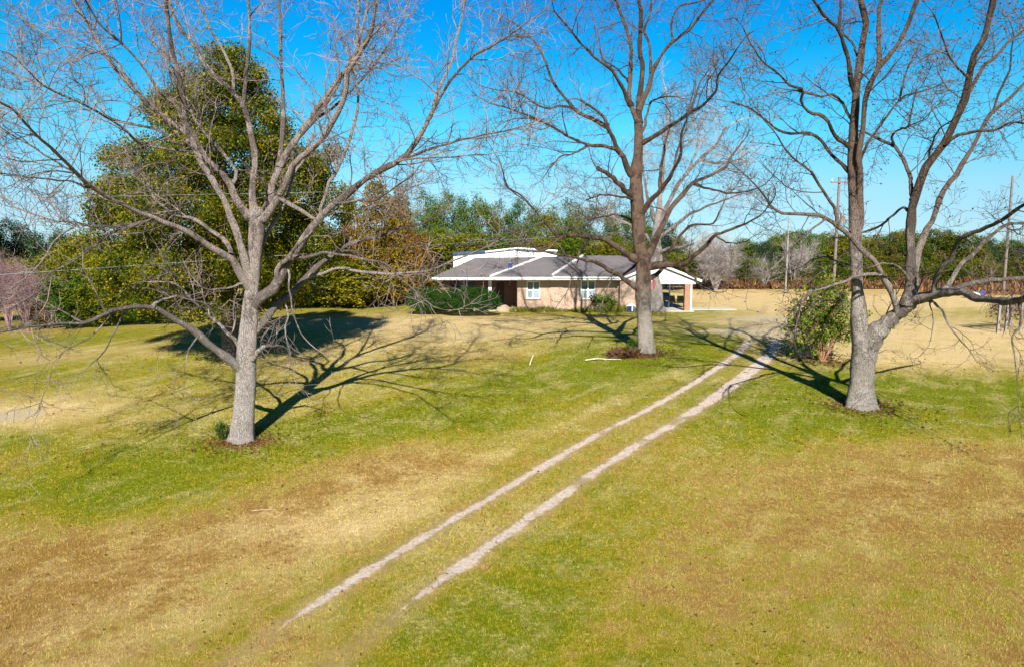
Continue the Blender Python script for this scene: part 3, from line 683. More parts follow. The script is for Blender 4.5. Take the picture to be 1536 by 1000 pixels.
T4 = [(987,468,24),(985,455,20),(984,430,19),(984,405,19),(984,380,18),(984,360,15),(987,332,12)]
L4 = [([(987,340),(989,298),(992,269),(995,236),(1000,200),(1002,170),(1000,140)],10,3,2),
 ([(986,345),(995,320),(1010,290),(1030,260),(1050,240),(1075,215),(1090,190)],9,3,3),
 ([(985,360),(1005,345),(1030,325),(1055,312),(1085,300),(1110,292)],7,2,-4),
 ([(986,340),(975,310),(968,280),(965,250),(960,220)],7,2,3),
 ([(990,290),(1010,255),(1018,220),(1030,190)],5,2,-4),
 ([(1030,262),(1045,225),(1052,190),(1060,160)],4,2,3),
 ([(984,372),(965,350),(940,335),(915,325),(890,318)],6,2,4),
 ([(984,385),(1005,372),(1022,372),(1040,365)],6,4,-3),
 ([(1050,240),(1080,245),(1105,240),(1125,228)],4,2,5)]
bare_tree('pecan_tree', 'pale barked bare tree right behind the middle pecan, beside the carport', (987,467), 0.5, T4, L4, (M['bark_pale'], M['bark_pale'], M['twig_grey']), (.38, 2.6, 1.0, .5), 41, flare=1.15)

# ------------------------------------------------------------------ leafy trees
def leaf_cloud(lobes, nclump, per, csize, lsize, seed, droop=0., hollow=.55, up=.2, aspect=.55):
    r_ = np.random.default_rng(seed); lobes = np.array(lobes, float)
    A = (lobes[:, 3] * lobes[:, 4] * lobes[:, 5]) ** (2 / 3); pr = A / A.sum()
    k = r_.choice(len(lobes), nclump * 2, p=pr); d = norm(r_.normal(size=(nclump * 2, 3)))
    rad = hollow + (1.04 - hollow) * r_.random(nclump * 2) ** .55
    rad *= 1 + .13 * np.sin(d[:, 0] * 7 + k) * np.sin(d[:, 2] * 8 + k * 2) + .05 * r_.normal(size=len(k))
    c = lobes[k, :3] + d * lobes[k, 3:6] * rad[:, None]
    q = ((c[:, None, :] - lobes[None, :, :3]) / lobes[None, :, 3:6]); q = np.sqrt((q ** 2).sum(2)).min(1)
    keep = np.where(q > .42)[0][:nclump]; c = c[keep]; d = d[keep]; n = len(c)
    cv = r_.random(n)
    L_ = np.repeat(np.arange(n), per); m = len(L_)
    cc = c[L_] + r_.normal(size=(m, 3)) * csize * np.array([1, 1, .75]); cc[:, 2] -= droop * r_.random(m) * csize * 2
    nr = norm(d[L_] * .5 + r_.normal(size=(m, 3)) * .8 + np.array([0, 0, up]))
    V, Qd = leaf_quads(cc, nr, lsize * (.6 + .8 * r_.random(m)), r_, aspect)
    v = np.clip(cv[L_] * .65 + r_.random(m) * .35, 0, 1)
    return V, Qd, np.repeat(v, 4)
def lumpy(lobes, k, fr, seed):
    r_ = np.random.default_rng(seed); out = []
    for (x, y, z, a, b_, c) in lobes:
        m_ = min(a, b_, c); out.append((x, y, z, a * .86, b_ * .86, c * .86))
        for i in range(max(3, int(k * m_ ** .7))):
            d = norm(r_.normal(size=3)); q = fr * (.7 + .7 * r_.random()) * m_ ** .6
            out.append((x + d[0] * a * .84, y + d[1] * b_ * .84, z + d[2] * c * .84, q, q, q * .8))
    return out
def crown_from_pixels(lob, Y0):
    out = []
    for (u, v, dy, ru, rv, ry) in lob:
        c = P(u, v, Y0 + dy); s = (Y0 + dy) / F
        out.append((*c, ru * s, ry, rv * s))
    return out
def simple_trunk(root, base, h, r0, m, seed=1, lean=.03, limbs=0):
    r_ = np.random.default_rng(seed); K = 8
    z = np.linspace(-.2, h, K); p = np.stack([base[0] + r_.normal() * lean * z, base[1] + r_.normal() * lean * z, base[2] + z], 1)[None]
    rr = np.linspace(r0, r0 * .3, K)[None]; V, Qd = tubes(p, rr, 8)
    if limbs:
        q, qr = spawn(p, rr, np.zeros(limbs, int), .25 + .7 * r_.random(limbs), h * .3 * (.6 + .6 * r_.random(limbs)), R(40) + R(30) * r_.random(limbs), 6, .1, .05, None, .5, .03, .3, .01, r_)
        V2, Q2 = tubes(q, qr, 5); Qd = np.vstack([Qd, Q2 + len(V)]); V = np.vstack([V, V2])
    return part('trunk', mkmesh('trunk', V, Qd, None, True), root, m)
# tall evergreen behind the left pecan
EB = at(345, 538); YE = EB[1]
root = empty('evergreen_tree', EB, 'tall broad evergreen with olive green and yellowing leaves behind the left pecan', 'tree')
lob = [(330,92,0,34,36,2.2),(365,100,0,34,40,2.2),(290,125,0,34,40,2.4),(262,165,0,36,40,2.8),(362,135,0,34,36,2.8),(330,150,0,45,48,3.5),(300,190,-.5,58,50,4.2),(385,185,0,36,55,3.2),(400,150,.5,14,40,1.2),(345,235,-1,95,60,5.2),(250,240,0,52,52,4.2),(188,252,1,26,40,2.4),(172,230,1.5,22,26,1.8),(205,300,0,54,55,4.2),
       (430,230,0,45,40,3.6),(470,245,.5,36,32,2.6),(500,225,1,14,16,1.0),(440,290,0,62,55,4.8),(510,300,1,28,42,2.6),(290,320,-1.5,100,65,6),(380,330,-1,90,65,5.5),(190,350,0,44,55,4),(228,390,-.5,60,55,4.6),(300,400,-2,90,55,5.5),(400,395,-1,80,55,5),
       (262,440,0,58,36,3.8),(340,455,-1,80,28,4.5),(430,425,1,60,40,4),(475,360,1,50,50,3.5),(385,105,0,16,24,1.2),(420,185,0,28,30,2),(176,300,1,20,55,2.2),(168,400,1,28,45,2.6)]
V, Qd, v = leaf_cloud(lumpy([(a, b_, c, max(d * .9 - .42, .3), e, max(f * .92 - .3, .3)) for a, b_, c, d, e, f in crown_from_pixels(lob, YE)], 6, .42, 9), 11000, 30, .20, .056, 5, droop=.8, hollow=.7)
part('crown', mkmesh('crown', V, Qd, {'v': v}), root, M['evergreen'])
simple_trunk(root, EB, 11, .42, M['pine_trunk'], 3, .01, 14)

# prototypes for the woods: unit height 1, half width about 1
def proto(kind, seed):
    r_ = np.random.default_rng(seed)
    if kind == 'pine':
        lobes = []
        for i in range(13):
            z = .30 + .62 * i / 12 + r_.normal() * .02; w_ = (1 - z) ** .6 * .95 + .16; a = r_.random() * 6.28; o_ = w_ * .42
            lobes.append((math.cos(a) * o_, math.sin(a) * o_, z, w_ * .55, w_ * .55, .085))
        return lobes, 800, 16, .07, .034, dict(hollow=.2, up=.6, aspect=.3)
    if kind == 'round':
        lobes = [(0, 0, .55, .75, .75, .36)]
        for i in range(11):
            a = r_.random() * 6.28; q = .35 + .3 * r_.random(); lobes.append((math.cos(a) * q, math.sin(a) * q, .30 + .52 * r_.random(), .36, .36, .15))
        lobes.append((r_.normal() * .15, r_.normal() * .15, .85, .38, .38, .14))
        return lobes, 900, 16, .07, .032, dict(hollow=.45)
    if kind == 'cone':
        lobes = [(0, 0, z, .12 + .85 * (1 - z) ** .75, .12 + .85 * (1 - z) ** .75, .10) for z in np.linspace(.15, .95, 9)]
        return lobes, 1000, 14, .06, .032, dict(hollow=.5, droop=.6)
    if kind == 'shrub':
        lobes = [(0, 0, .45, .8, .8, .42)] + [(r_.normal() * .45, r_.normal() * .45, .3 + .45 * r_.random(), .4, .4, .25) for i in range(8)]
        return lobes, 600, 14, .08, .045, dict(hollow=.5)
PROTO = {}
def proto_mesh(kind, matk, var):
    key = (kind, matk, var)
    if key not in PROTO:
        lobes, nc, per, cs, ls, kw = proto(kind, 100 + var * 7 + len(kind))
        hz = 1.0 / 2.6            # vertical squeeze so that leaves keep their shape when the tree is scaled
        L_ = [(a, b, c / hz, d, e, f / hz) for a, b, c, d, e, f in lobes]
        V, Qd, v = leaf_cloud(L_, nc, per, cs, ls, 200 + var, **kw)
        V = V * np.array([1, 1, hz])
        PROTO[key] = mkmesh('crown', V, Qd, {'v': v}, False, [M[matk]])
        r_ = np.random.default_rng(var)
        K = 6; z = np.linspace(-.02, .85, K); p = np.stack([r_.normal() * .05 * z, r_.normal() * .05 * z, z], 1)[None]; V, Qd = tubes(p, np.linspace(.05, .012, K)[None], 6)
        PROTO[key + ('t',)] = mkmesh('trunk', V, Qd, None, True, [M['pine_trunk']])
    return PROTO[key], PROTO[key + ('t',)]
def wood_tree(name, kind, matk, var, u, Y, vtop, hw, label, cat, group, dz=0):
    x = (u - 768) / F * Y * (1.0 / (CP + (500 - 400) / F * SP)) * 1.0
    b = np.array([x, Y, float(gz(x, Y)) + dz]); top = P(u, vtop, Y)[2]
    h = max(top - b[2], .6)
    root = empty(name, b, label, cat, group)
    mc, mt_ = proto_mesh(kind, matk, var)
    sc_ = hw
    for nm, me in (('crown', mc), ('trunk', mt_)):
        if kind == 'shrub' and nm == 'trunk': continue
        o = bpy.data.objects.new(nm if kind != 'shrub' else 'foliage', me); COL.objects.link(o); o.parent = root
        s_ = sc_ if nm == 'crown' else min(sc_, 3) * .9
        o.scale = (s_, s_, h); o.rotation_euler = (0, 0, (var * 1.3 + u * .7) % 6.28)
    return root
ORD = ['first','second','third','fourth','fifth','sixth','seventh','eighth','ninth','tenth','eleventh','twelfth','thirteenth','fourteenth','fifteenth','sixteenth','seventeenth','eighteenth','nineteenth','twentieth','twenty-first','twenty-second','twenty-third','twenty-fourth']
def row(lst, place, group, jit=0):
    lst = sorted(lst, key=lambda a: a[0])
    for i, (u, Y, vt, hw, kind, mk, word) in enumerate(lst):
        nm = {'pine': 'pine_tree', 'round': 'forest_tree', 'cone': 'conical_tree', 'shrub': 'shrub'}[kind]
        cat = 'shrub' if kind == 'shrub' else 'tree'
        wood_tree(nm, kind, mk, i % 4, u, Y, vt, hw, f'{word}, {ORD[i]} from the left {place}', cat, group)
# behind the house
row([(605,87,298,3.2,'pine','pine','green pine'),(640,91,282,3.4,'pine','pine','tall green pine'),(668,89,283,3.2,'pine','pine','tall green pine'),(692,93,290,3.4,'pine','pine','green pine'),(716,91,291,3.4,'pine','pine','yellow green pine'),
     (744,93,298,3.6,'pine','olive','olive green pine'),(774,91,298,3.4,'pine','pine','green pine'),(800,95,305,3.6,'pine','pine','green pine'),(828,92,309,3.6,'pine','olive','olive green pine'),(856,91,295,3.6,'pine','pine','green pine'),
     (882,93,306,3.6,'pine','pine','green pine'),(910,91,301,3.6,'pine','olive','olive green pine'),(938,93,310,3.6,'pine','pine','green pine'),(968,95,315,3.6,'pine','pine','green pine'),(1000,93,330,3.2,'pine','darkpine','dark green pine'),(1020,95,350,3,'round','broad','low dark green tree')],
    'in the tree row behind the house roof', 'trees in the row behind the house')
row([(560,77,340,4.2,'round','olive','bushy olive tree'),(612,79,345,4.2,'round','cypress','brownish bushy tree'),(650,81,345,4.2,'round','olive','bushy olive tree'),(700,83,350,4.4,'round','olive','bushy olive tree'),(755,83,352,4.4,'round','pine','bushy green tree'),(808,84,352,4.4,'round','olive','bushy olive tree'),(860,84,352,4.4,'round','pine','bushy green tree'),(912,84,356,4.4,'round','olive','bushy olive tree'),(960,84,362,4.2,'round','broad','bushy dark green tree'),(1010,87,378,3.4,'round','olive','low olive tree')],
    'among the lower trees just behind the house', 'lower trees just behind the house')
# rusty trees left of the house
wood_tree('conical_tree', 'cone', 'cypress', 0, 566, 62, 262, 3.3, 'tall rusty brown conical tree left of the house', 'tree', None)
wood_tree('conical_tree', 'cone', 'cypress', 1, 600, 66, 285, 2.8, 'shorter rusty brown tree between the tall rusty one and the pines', 'tree', None)
wood_tree('conical_tree', 'cone', 'cypress', 2, 528, 62, 300, 2.4, 'narrow rusty brown tree at the edge of the big evergreen', 'tree', None)
row([(430,60,395,3.2,'shrub','olive','olive shrub'),(470,61,385,3.2,'shrub','pine','green shrub'),(500,61,372,3.2,'shrub','olive','olive shrub'),(540,60,382,3.0,'shrub','olive','yellowish shrub'),(575,63,385,2.8,'shrub','olive','brown green shrub'),(604,66,395,2.6,'shrub','cypress','rusty brown shrub'),(636,70,400,2.6,'shrub','olive','olive shrub')],
    'between the big evergreen and the house', 'shrubs between the evergreen and the house')
# far left
row([(-30,66,300,3.4,'pine','darkpine','dark green pine'),(8,70,325,3.4,'pine','darkpine','dark green pine'),(34,72,331,3.2,'pine','darkpine','dark green pine'),(60,70,346,3.0,'pine','darkpine','small dark green pine'),(88,74,340,2.8,'pine','darkpine','bluish dark pine'),(116,72,352,2.8,'pine','darkpine','dark green pine'),(145,70,350,3,'round','olive','olive tree')],
    'in the dark wood at the left edge', 'trees in the dark wood at the left')
row([(-20,56,380,3.2,'round','cypress','brownish low tree'),(30,56,385,3.0,'round','broad','dark low tree'),(75,55,375,3.0,'round','olive','olive low tree'),(112,53,345,2.6,'round','olive','yellow olive low tree'),(150,52,360,3.0,'round','olive','olive low tree'),(190,51,380,3.0,'round','evergreen','green low tree')],
    'left of the big evergreen', 'low trees beside the big evergreen')
row([(70,50,432,1.8,'shrub','brush','brown shrub'),(108,49,408,1.9,'shrub','pine','bright green shrub'),(142,49,425,2.0,'shrub','olive','olive shrub'),(180,49,430,1.8,'shrub','olive','yellow olive shrub'),(218,49,440,1.6,'shrub','pine','green shrub'),(255,49,448,1.5,'shrub','olive','olive shrub')],
    'along the top edge of the left slope', 'shrubs along the left grass edge')
# far right
rt_ = []
kinds = [('round','broad','dark green tree'),('round','olive','olive brown tree'),('pine','darkpine','dark pine'),('round','broad','dark green tree'),('round','pine','green tree')]
for i, (u, vt) in enumerate([(1052,385),(1092,368),(1116,356),(1142,360),(1164,352),(1186,345),(1208,343),(1232,346),(1256,352),(1284,350),(1312,350),(1338,343),(1366,346),(1396,342),(1424,344),(1452,346),(1480,352),(1506,358),(1532,366),(1560,362)]):
    k_ = kinds[(i * 2 + i // 3) % 5]; rt_.append((u, 96 + (i % 3) * 3, vt, 3.1 + .5 * (i % 2), *k_))
row(rt_, 'in the wood beyond the far right field', 'trees beyond the far right field')
r2 = []
for i, u in enumerate([1105,1135,1172,1200,1236,1272,1308,1345,1384,1422,1458,1496,1530]):
    k_ = [('round','broad','dark low tree'),('round','olive','olive low tree'),('round','pine','green low tree')][(i * 2 + i // 4) % 3]
    r2.append((u, 91, 380 + (i * 7) % 16, 3.0, *k_))
row(r2, 'edging the far right wood', 'low trees in front of the far right wood')

# brush: uncountable dry growth at the foot of the woods
def brush(name, label, strips, m, size, seed, lean=.35):
    r_ = np.random.default_rng(seed); VV = []
    for (u0, u1, Y0, Y1, h, n) in strips:
        Y = Y0 + (Y1 - Y0) * r_.random(n); u = u0 + (u1 - u0) * r_.random(n); x = (u - 768) / F * Y / (CP + .1 * SP)
        hh = h * (.45 + .7 * r_.random(n)) * (1 + .3 * np.sin(x * .9) + .2 * np.sin(x * 2.3 + 1))
        z = gz(x, Y) - .05; zc = r_.random(n) ** .8 * hh * .6; c = np.stack([x, Y, z + zc], 1)
        a = r_.random(n) * 6.28; w_ = size * (.5 + r_.random(n)); e = np.stack([np.cos(a) * w_, np.sin(a) * w_, np.zeros(n)], 1)
        t = c + np.stack([r_.normal(size=n) * lean * hh * .5, r_.normal(size=n) * lean * hh * .5, hh * .45], 1)
        VV.append(np.stack([c - e, c + e, t], 1))
    V = np.concatenate(VV).reshape(-1, 3); n = len(V) // 3
    o = link(name, mkmesh(name, V, np.arange(n * 3).reshape(-1, 3), {'v': np.repeat(r_.random(n), 3)}), None, m)
    return tag(o, label, name.replace('_', ' '), kind='stuff')
brush('brush', 'reddish brown dry brush along the foot of the woods and the far field', [(1030,1600,88.5,90.5,1.4,15000),(1380,1600,76,88,1.0,3000),(380,640,64,68,1.0,4000)], M['brush'], .10, 3)
brush('weeds', 'yellow green weeds along the foot of the brick walls', [(776,860,56.0,56.75,.42,1500),(845,960,55.9,56.6,.55,2200),(975,1010,52.5,54,.4,500),(740,780,56,58,.35,500)], M['weed'], .03, 4, .6)
brush('fallen_leaves', 'heap of brown leaves and dry weeds at the foot of the middle pecan', [(915,962,34.6,36.2,.5,1500),(960,985,34.6,35.2,.12,300)], M['deadleaf'], .035, 8, 1.2)

# ------------------------------------------------------------------ shrubs and small plants
def bush(name, label, lob, Y0, m, nc, per, cs, ls, seed, base):
    root = empty(name, base, label, 'bush')
    V, Qd, v = leaf_cloud(crown_from_pixels(lob, Y0), nc, per, cs, ls, seed, hollow=.88 if m == M['hedge'] else .7)
    part('foliage', mkmesh('foliage', V, Qd, {'v': v}), root, m)
    r_ = np.random.default_rng(seed); n = 14; p0 = np.array(base)
    d = norm(np.stack([r_.normal(size=n) * .5, r_.normal(size=n) * .3, np.full(n, 1.)], 1)); h = (P(lob[0][0], lob[0][1], Y0)[2] - base[2]) * 1.2
    p = p0 + d[:, None, :] * np.linspace(-.05, 1, 5)[None, :, None] * h; V, Qd = tubes(p, np.tile(np.linspace(.03, .01, 5), (n, 1)), 5)
    part('stem', mkmesh('stem', V, Qd, None, True), root, M['pine_trunk']); return root
bush('hedge_bush', 'rounded dark green clipped bush, left one of the pair before the porch', [(632,448,0,21,16,1.0),(650,449,0,20,17,1.0),(665,449,.3,18,15,1.0),(645,457,0,32,9,1.1)], 54, M['hedge'], 3000, 10, .06, .035, 61, at(642, 466))
bush('hedge_bush', 'rounded dark green clipped bush, right one of the pair, before the white porch post', [(690,448,0,27,16,1.1),(715,446,0,28,14,1.1),(730,452,0,20,13,1.0),(705,457,0,40,10,1.2)], 52.6, M['hedge'], 3600, 10, .06, .035, 62, at(707, 468))
bush('wall_bush', 'small loose dark green bush below the right window of the house', [(905,456,0,14,10,.7),(915,451,0,9,8,.5),(895,449,0,9,6,.5)], 51, M['myrtle'], 260, 9, .14, .06, 63, at(905, 470))
bush('tree_foot_bush', 'tiny dark green bush at the foot of the left pecan', [(334,648,0,9,10,.25),(330,640,0,6,8,.2)], at(334,657)[1], M['hedge'], 130, 8, .05, .025, 64, at(334, 657))
bush('tree_foot_bush', 'small twiggy green bush at the left foot of the middle pecan', [(948,520,0,8,12,.4),(940,526,0,8,6,.4)], at(950,531)[1] + .2, M['hedge'], 120, 8, .07, .03, 65, at(950, 531))

def stem_shrub(name, label, base, tips, m_stem, m_leaf, nleaf, ls, seed, r0=.05, cat='shrub', twm=None, l1=.9, l2=.4, spread=.0, nm2='twigs'):
    r_ = np.random.default_rng(seed); b = np.array(base); root = empty(name, b, label, cat)
    paths = []
    for tp in tips:
        t_ = np.linspace(0, 1, 9)[:, None]; q = b + (tp - b) * t_; q += (np.sin(t_ * math.pi) * r_.normal(size=3) * .12)
        q[:, :2] += (q[:, :2] - b[:2]) * -.35 * (np.sin(t_ * math.pi)); q[1:] += r_.normal(size=(8, 3)) * .02; q[0, 2] -= .1
        paths.append(q)
    p = np.array(paths); rr = np.tile(np.linspace(r0, r0 * .25, 9), (len(p), 1)) * (.7 + .5 * r_.random((len(p), 1)))
    V, Qd = tubes(p, rr, 7); part('stems', mkmesh('stems', V, Qd, None, True), root, m_stem)
    i, t, _ = per_length(p, .13, .35, .99, r_); p1, r1 = spawn(p, rr, i, t, l1 * (.5 + .8 * r_.random(len(i))), R(30) + R(40) * r_.random(len(i)), 6, .15, .03, None, .6, .012, .4, .005, r_)
    i, t, _ = per_length(p1, .14, .2, .98, r_); p2, r2 = spawn(p1, r1, i, t, l2 * (.5 + .8 * r_.random(len(i))), R(30) + R(40) * r_.random(len(i)), 4, .2, .03, None, .7, .012, .5, .004, r_)
    V, Qd = tubes(p1, r1, 4); V2, Q2 = tubes(p2, r2, 3)
    part(nm2, mkmesh(nm2, np.vstack([V, V2]), np.vstack([Qd, Q2 + len(V)]), None, False), root, twm or m_stem)
    if nleaf:
        k = r_.integers(0, len(p2), nleaf); c = p2[k, -1] + r_.normal(size=(nleaf, 3)) * ls * .9
        put_leaves(root, c, r_, ls * .6, ls * 1.3, m_leaf, 'leaves')
    return root
M['myrtle_stem'] = simple('red_brown_stem', (0.30, 0.14, 0.085), .7, .3, 5)
b = at(1234, 541); Yb = b[1]
tips = [P(u, v, Yb + dy) for u, v, dy in [(1195,455,.5),(1180,480,-.6),(1205,440,-.4),(1220,428,.6),(1235,425,-.5),(1250,430,.8),(1265,440,-.6),(1278,455,.4),(1200,500,-.8),(1190,510,.6),(1275,490,-.7),(1285,475,0),(1222,470,-1),(1245,465,1)]]
stem_shrub('crepe_myrtle', 'green leafed shrub with many red brown stems beside the right pecan trunk', b, tips, M['myrtle_stem'], M['myrtle'], 6500, .075, 71, .055, twm=M['twig_dark'])
b = at(993, 531)
stem_shrub('sapling', 'thin bare sapling just right of the middle pecan trunk', b, [P(u, v, b[1]) for u, v in [(990,470),(997,482)]], M['twig_dark'], None, 0, .05, 72, .014, l1=.5, l2=.2)
# bare thickets at the left edge and one pale bare tree in the far field
for i, (u, Yv, vt, wd) in enumerate([(6,49,392,28),(34,48.5,410,30),(70,50,425,22),(-20,49,385,26)]):
    b = np.array([(u - 768) / F * Yv / (CP + .1 * SP), Yv, 0.]); b[2] = gz(b[0], b[1]); r_ = np.random.default_rng(80 + i)
    tips = [P(u + r_.normal() * wd * .8, vt + r_.random() * 30, Yv + r_.normal() * 1.0) for k in range(16)]
    lab = ['purplish bare thicket at the left edge of the slope, the taller one inside the frame', 'pale purple bare shrub next to the thicket at the left edge', 'small grey bare shrub left of the bright green shrub', 'bare thicket cut by the left edge of the photo'][i]
    stem_shrub('bare_shrub', lab, b, tips, M['twig_purple'] if i != 2 else M['twig_grey'], None, 0, .05, 90 + i, .035, l1=1.3, l2=.6)
b = P(1073, 437, 86); b[2] = gz(b[0], b[1])
r_ = np.random.default_rng(5); tips = [P(1073 + math.cos(a) * 30, 385 + math.sin(a) * 24, 86 + r_.normal() * 2) for a in np.linspace(0, 6.28, 22)[:-1]] + [P(1073 + r_.normal() * 12, 372 + r_.normal() * 10, 86 + r_.normal()) for k in range(9)]
stem_shrub('bare_tree', 'small pale grey bare tree at the edge of the far field, right of the carport', b, tips, M['twig_grey'], None, 0, .05, 95, .07, 'tree', l1=1.8, l2=.9)
for i, (u, vt, lab) in enumerate([(1190,365,'grey leafless tree against the far wood near the white pole'),(1146,385,'short grey leafless tree in front of the far wood')]):
    Yv = 89; b = np.array([(u - 768) / F * Yv, Yv, 0.]); b[2] = gz(b[0], b[1]); r_ = np.random.default_rng(180 + i)
    stem_shrub('bare_tree', lab, b, [P(u + r_.normal() * 14, vt + 25 * r_.random(), Yv + r_.normal()) for k in range(10)], M['twig_grey'], None, 0, .05, 190 + i, .06, 'tree', l1=1.6, l2=.8)

# ------------------------------------------------------------------ the house
def brick(name, c1, c2, mortar):
    m, n, b = newmat(name, .9, .15); o = objv(n)
    s = n.nodes.new('ShaderNodeSeparateXYZ'); n.links.new(o, s.inputs[0]); cb = n.nodes.new('ShaderNodeCombineXYZ')
    n.links.new(math_(n, 'ADD', s.outputs[0], s.outputs[1]), cb.inputs[0]); n.links.new(s.outputs[2], cb.inputs[1])
    t = n.nodes.new('ShaderNodeTexBrick'); t.inputs['Scale'].default_value = 1; t.inputs['Brick Width'].default_value = .26; t.inputs['Row Height'].default_value = .09; t.inputs['Mortar Size'].default_value = .010
    t.inputs['Color1'].default_value = (*c1, 1); t.inputs['Color2'].default_value = (*c2, 1); t.inputs['Mortar'].default_value = (*mortar, 1)
    n.links.new(cb.outputs[0], t.inputs['Vector']); f = noise(n, .8, 4, .6, o); f2 = noise(n, 9, 3, .6, o)
    col = mixc(n, .35, t.outputs[0], ramp(n, f, [(.35, c2), (.65, c1)])); col = mixc(n, .3, col, ramp(n, f2, [(.35, c2), (.65, mortar)]))
    n.links.new(col, b.inputs['Base Color']); bump(n, b, t.outputs['Fac'], -.4, .01); return m
M['brick'] = brick('pinkish_brick', (0.46, 0.31, 0.215), (0.31, 0.175, 0.115), (0.56, 0.47, 0.38))
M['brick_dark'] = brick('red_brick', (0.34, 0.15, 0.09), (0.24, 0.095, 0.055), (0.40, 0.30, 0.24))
def shingles():
    m, n, b = newmat('shingles', .95, .1); o = objv(n); mp = n.nodes.new('ShaderNodeMapping'); mp.inputs['Scale'].default_value = (2.0, 1, 1); n.links.new(o, mp.inputs[0])
    s = n.nodes.new('ShaderNodeSeparateXYZ'); n.links.new(o, s.inputs[0])
    cb = n.nodes.new('ShaderNodeCombineXYZ'); n.links.new(s.outputs[0], cb.inputs[0]); n.links.new(s.outputs[1], cb.inputs[1])
    t = n.nodes.new('ShaderNodeTexBrick'); t.inputs['Scale'].default_value = 1; t.inputs['Brick Width'].default_value = .32; t.inputs['Row Height'].default_value = .22; t.inputs['Mortar Size'].default_value = .012
    t.inputs['Color1'].default_value = (.165, .152, .155, 1); t.inputs['Color2'].default_value = (.12, .11, .112, 1); t.inputs['Mortar'].default_value = (.07, .06, .06, 1); n.links.new(cb.outputs[0], t.inputs['Vector'])
    f = noise(n, .7, 5, .65, o); f2 = noise(n, 22, 3, .6, o)
    col = mixc(n, .45, t.outputs[0], ramp(n, f, [(.3, (.13, .11, .115)), (.7, (.20, .185, .185))])); col = mixc(n, .3, col, ramp(n, f2, [(.3, (.09, .08, .08)), (.7, (.30, .26, .26))]))
    n.links.new(col, b.inputs['Base Color']); return m
M['shingle'] = shingles()
M['white'] = simple('white_paint', (.80, .80, .78), .5, .04, 3)
M['whitemetal'] = simple('white_metal_sheet', (.82, .83, .84), .35, .03, 1)
M['siding'] = simple('weathered_siding', (.50, .50, .49), .7, .12, 2)
M['glass'] = simple('window_glass', (.05, .09, .11), .08, .2, 1.5, .8)
M['blind'] = simple('blinds', (.26, .31, .34), .6, .15, 20)
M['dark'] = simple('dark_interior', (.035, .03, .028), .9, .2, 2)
M['teal'] = simple('dark_blue_trim', (.02, .06, .10), .5, .1, 3)
M['blue'] = simple('blue_plastic', (.02, .04, .20), .5, .15, 6)
M['bluegrey'] = simple('slate_blue_metal', (.05, .07, .11), .5, .15, 6)
M['concrete'] = simple('concrete', (.46, .43, .38), .9, .12, 2)
M['wood_grey'] = simple('weathered_wood', (.22, .20, .18), .9, .3, 9)
M['pole'] = simple('pole_wood', (.17, .14, .125), .9, .2, 5)
M['pole_pale'] = simple('pale_pole', (.24, .235, .21), .9, .2, 5)
M['wire'] = simple('cable', (.26, .28, .28), .5, .1, 2)
M['cloth_w'] = simple('white_cloth', (.75, .75, .78), .9, .05, 3); M['red'] = simple('red_cloth', (.42, .06, .06), .9, .1, 3)
M['logw'] = simple('pale_dead_wood', (.55, .46, .36), .9, .2, 6)

HY = 57.0
def hx(u, Y=HY): return P(u, 440, Y)[0]
def hz(v, Y=HY): return P(768, v, Y)[2]
house = empty('brick_house', (hx(800), HY, float(gz(hx(800), HY))), 'low brick ranch house with grey shingle roof and white trim behind the middle pecan', 'house')
EY = HY - 1.05; RY = 62.5                         # eave line, ridge line
ze = hz(416.5, EY); zr = hz(387, RY)
G = -.3
eL, e2, e3, eR = hx(648, EY), hx(736, EY), hx(829, EY), hx(930, EY)
rL, r2_, r3_, rR = hx(713, RY), hx(813, RY), hx(877, RY), hx(965, RY)
BY = RY + (RY - EY)
def roofslab(pts, name, m=M['shingle'], th=.10, parent=house):
    mb = MB().prism(pts, (0, 0, -th)); return part(name, mb.mesh(name), parent, m)
h1, h2 = .10, .20
# front slopes: three overlapping sheets, each a little above the last
mb = MB()
mb.prism([(eL, EY, ze), (e2 + .6, EY, ze), (r2_ + .6, RY, zr), (rL, RY, zr)], (0, 0, -.1))
mb.prism([(eL, EY + .003, ze), (rL - .003, RY, zr), (eL, BY, ze)], (0, 0, -.1))
mb.prism([(e2, EY - .02, ze + h1), (e3 + .6, EY - .02, ze + h1), (r3_ + .6, RY, zr + h1), (r2_, RY, zr + h1)], (0, 0, -.1))
mb.prism([(e3, EY - .04, ze + h2), (eR, EY - .04, ze + h2), (rR, RY, zr + h2), (r3_, RY, zr + h2)], (0, 0, -.1))
mb.prism([(rL, RY + .01, zr + .0), (rR, RY + .01, zr + h2), (rR, BY, ze + h2), (eL, BY, ze)], (0, 0, -.1))
roof = part('roof', mb.mesh('roof'), house, M['shingle'])
mb = MB()
mb.bar((e2, EY - .03, ze + h1 + .02), (r2_, RY, zr + h1 + .03), .22, .13)
mb.bar((e3, EY - .05, ze + h2 + .02), (r3_ - .2, RY, zr + h2 + .03), .17, .13)
mb.box((eL, EY - .05, ze - .14), (e2, EY - .003, ze - .01))
mb.box((e2, EY - .08, ze + h1 - .21), (e3, EY - .03, ze + h1 - .08))
mb.box((e3, EY - .10, ze + h2 - .27), (eR, EY - .05, ze + h2 - .14))
part('fascia', mb.mesh('fascia'), roof, M['white'])
# soffit
mb = MB(); mb.box((eL + .05, EY, ze - .2), (eR, HY + 6, ze - .14)); part('soffit', mb.mesh('soffit'), roof, M['white'])
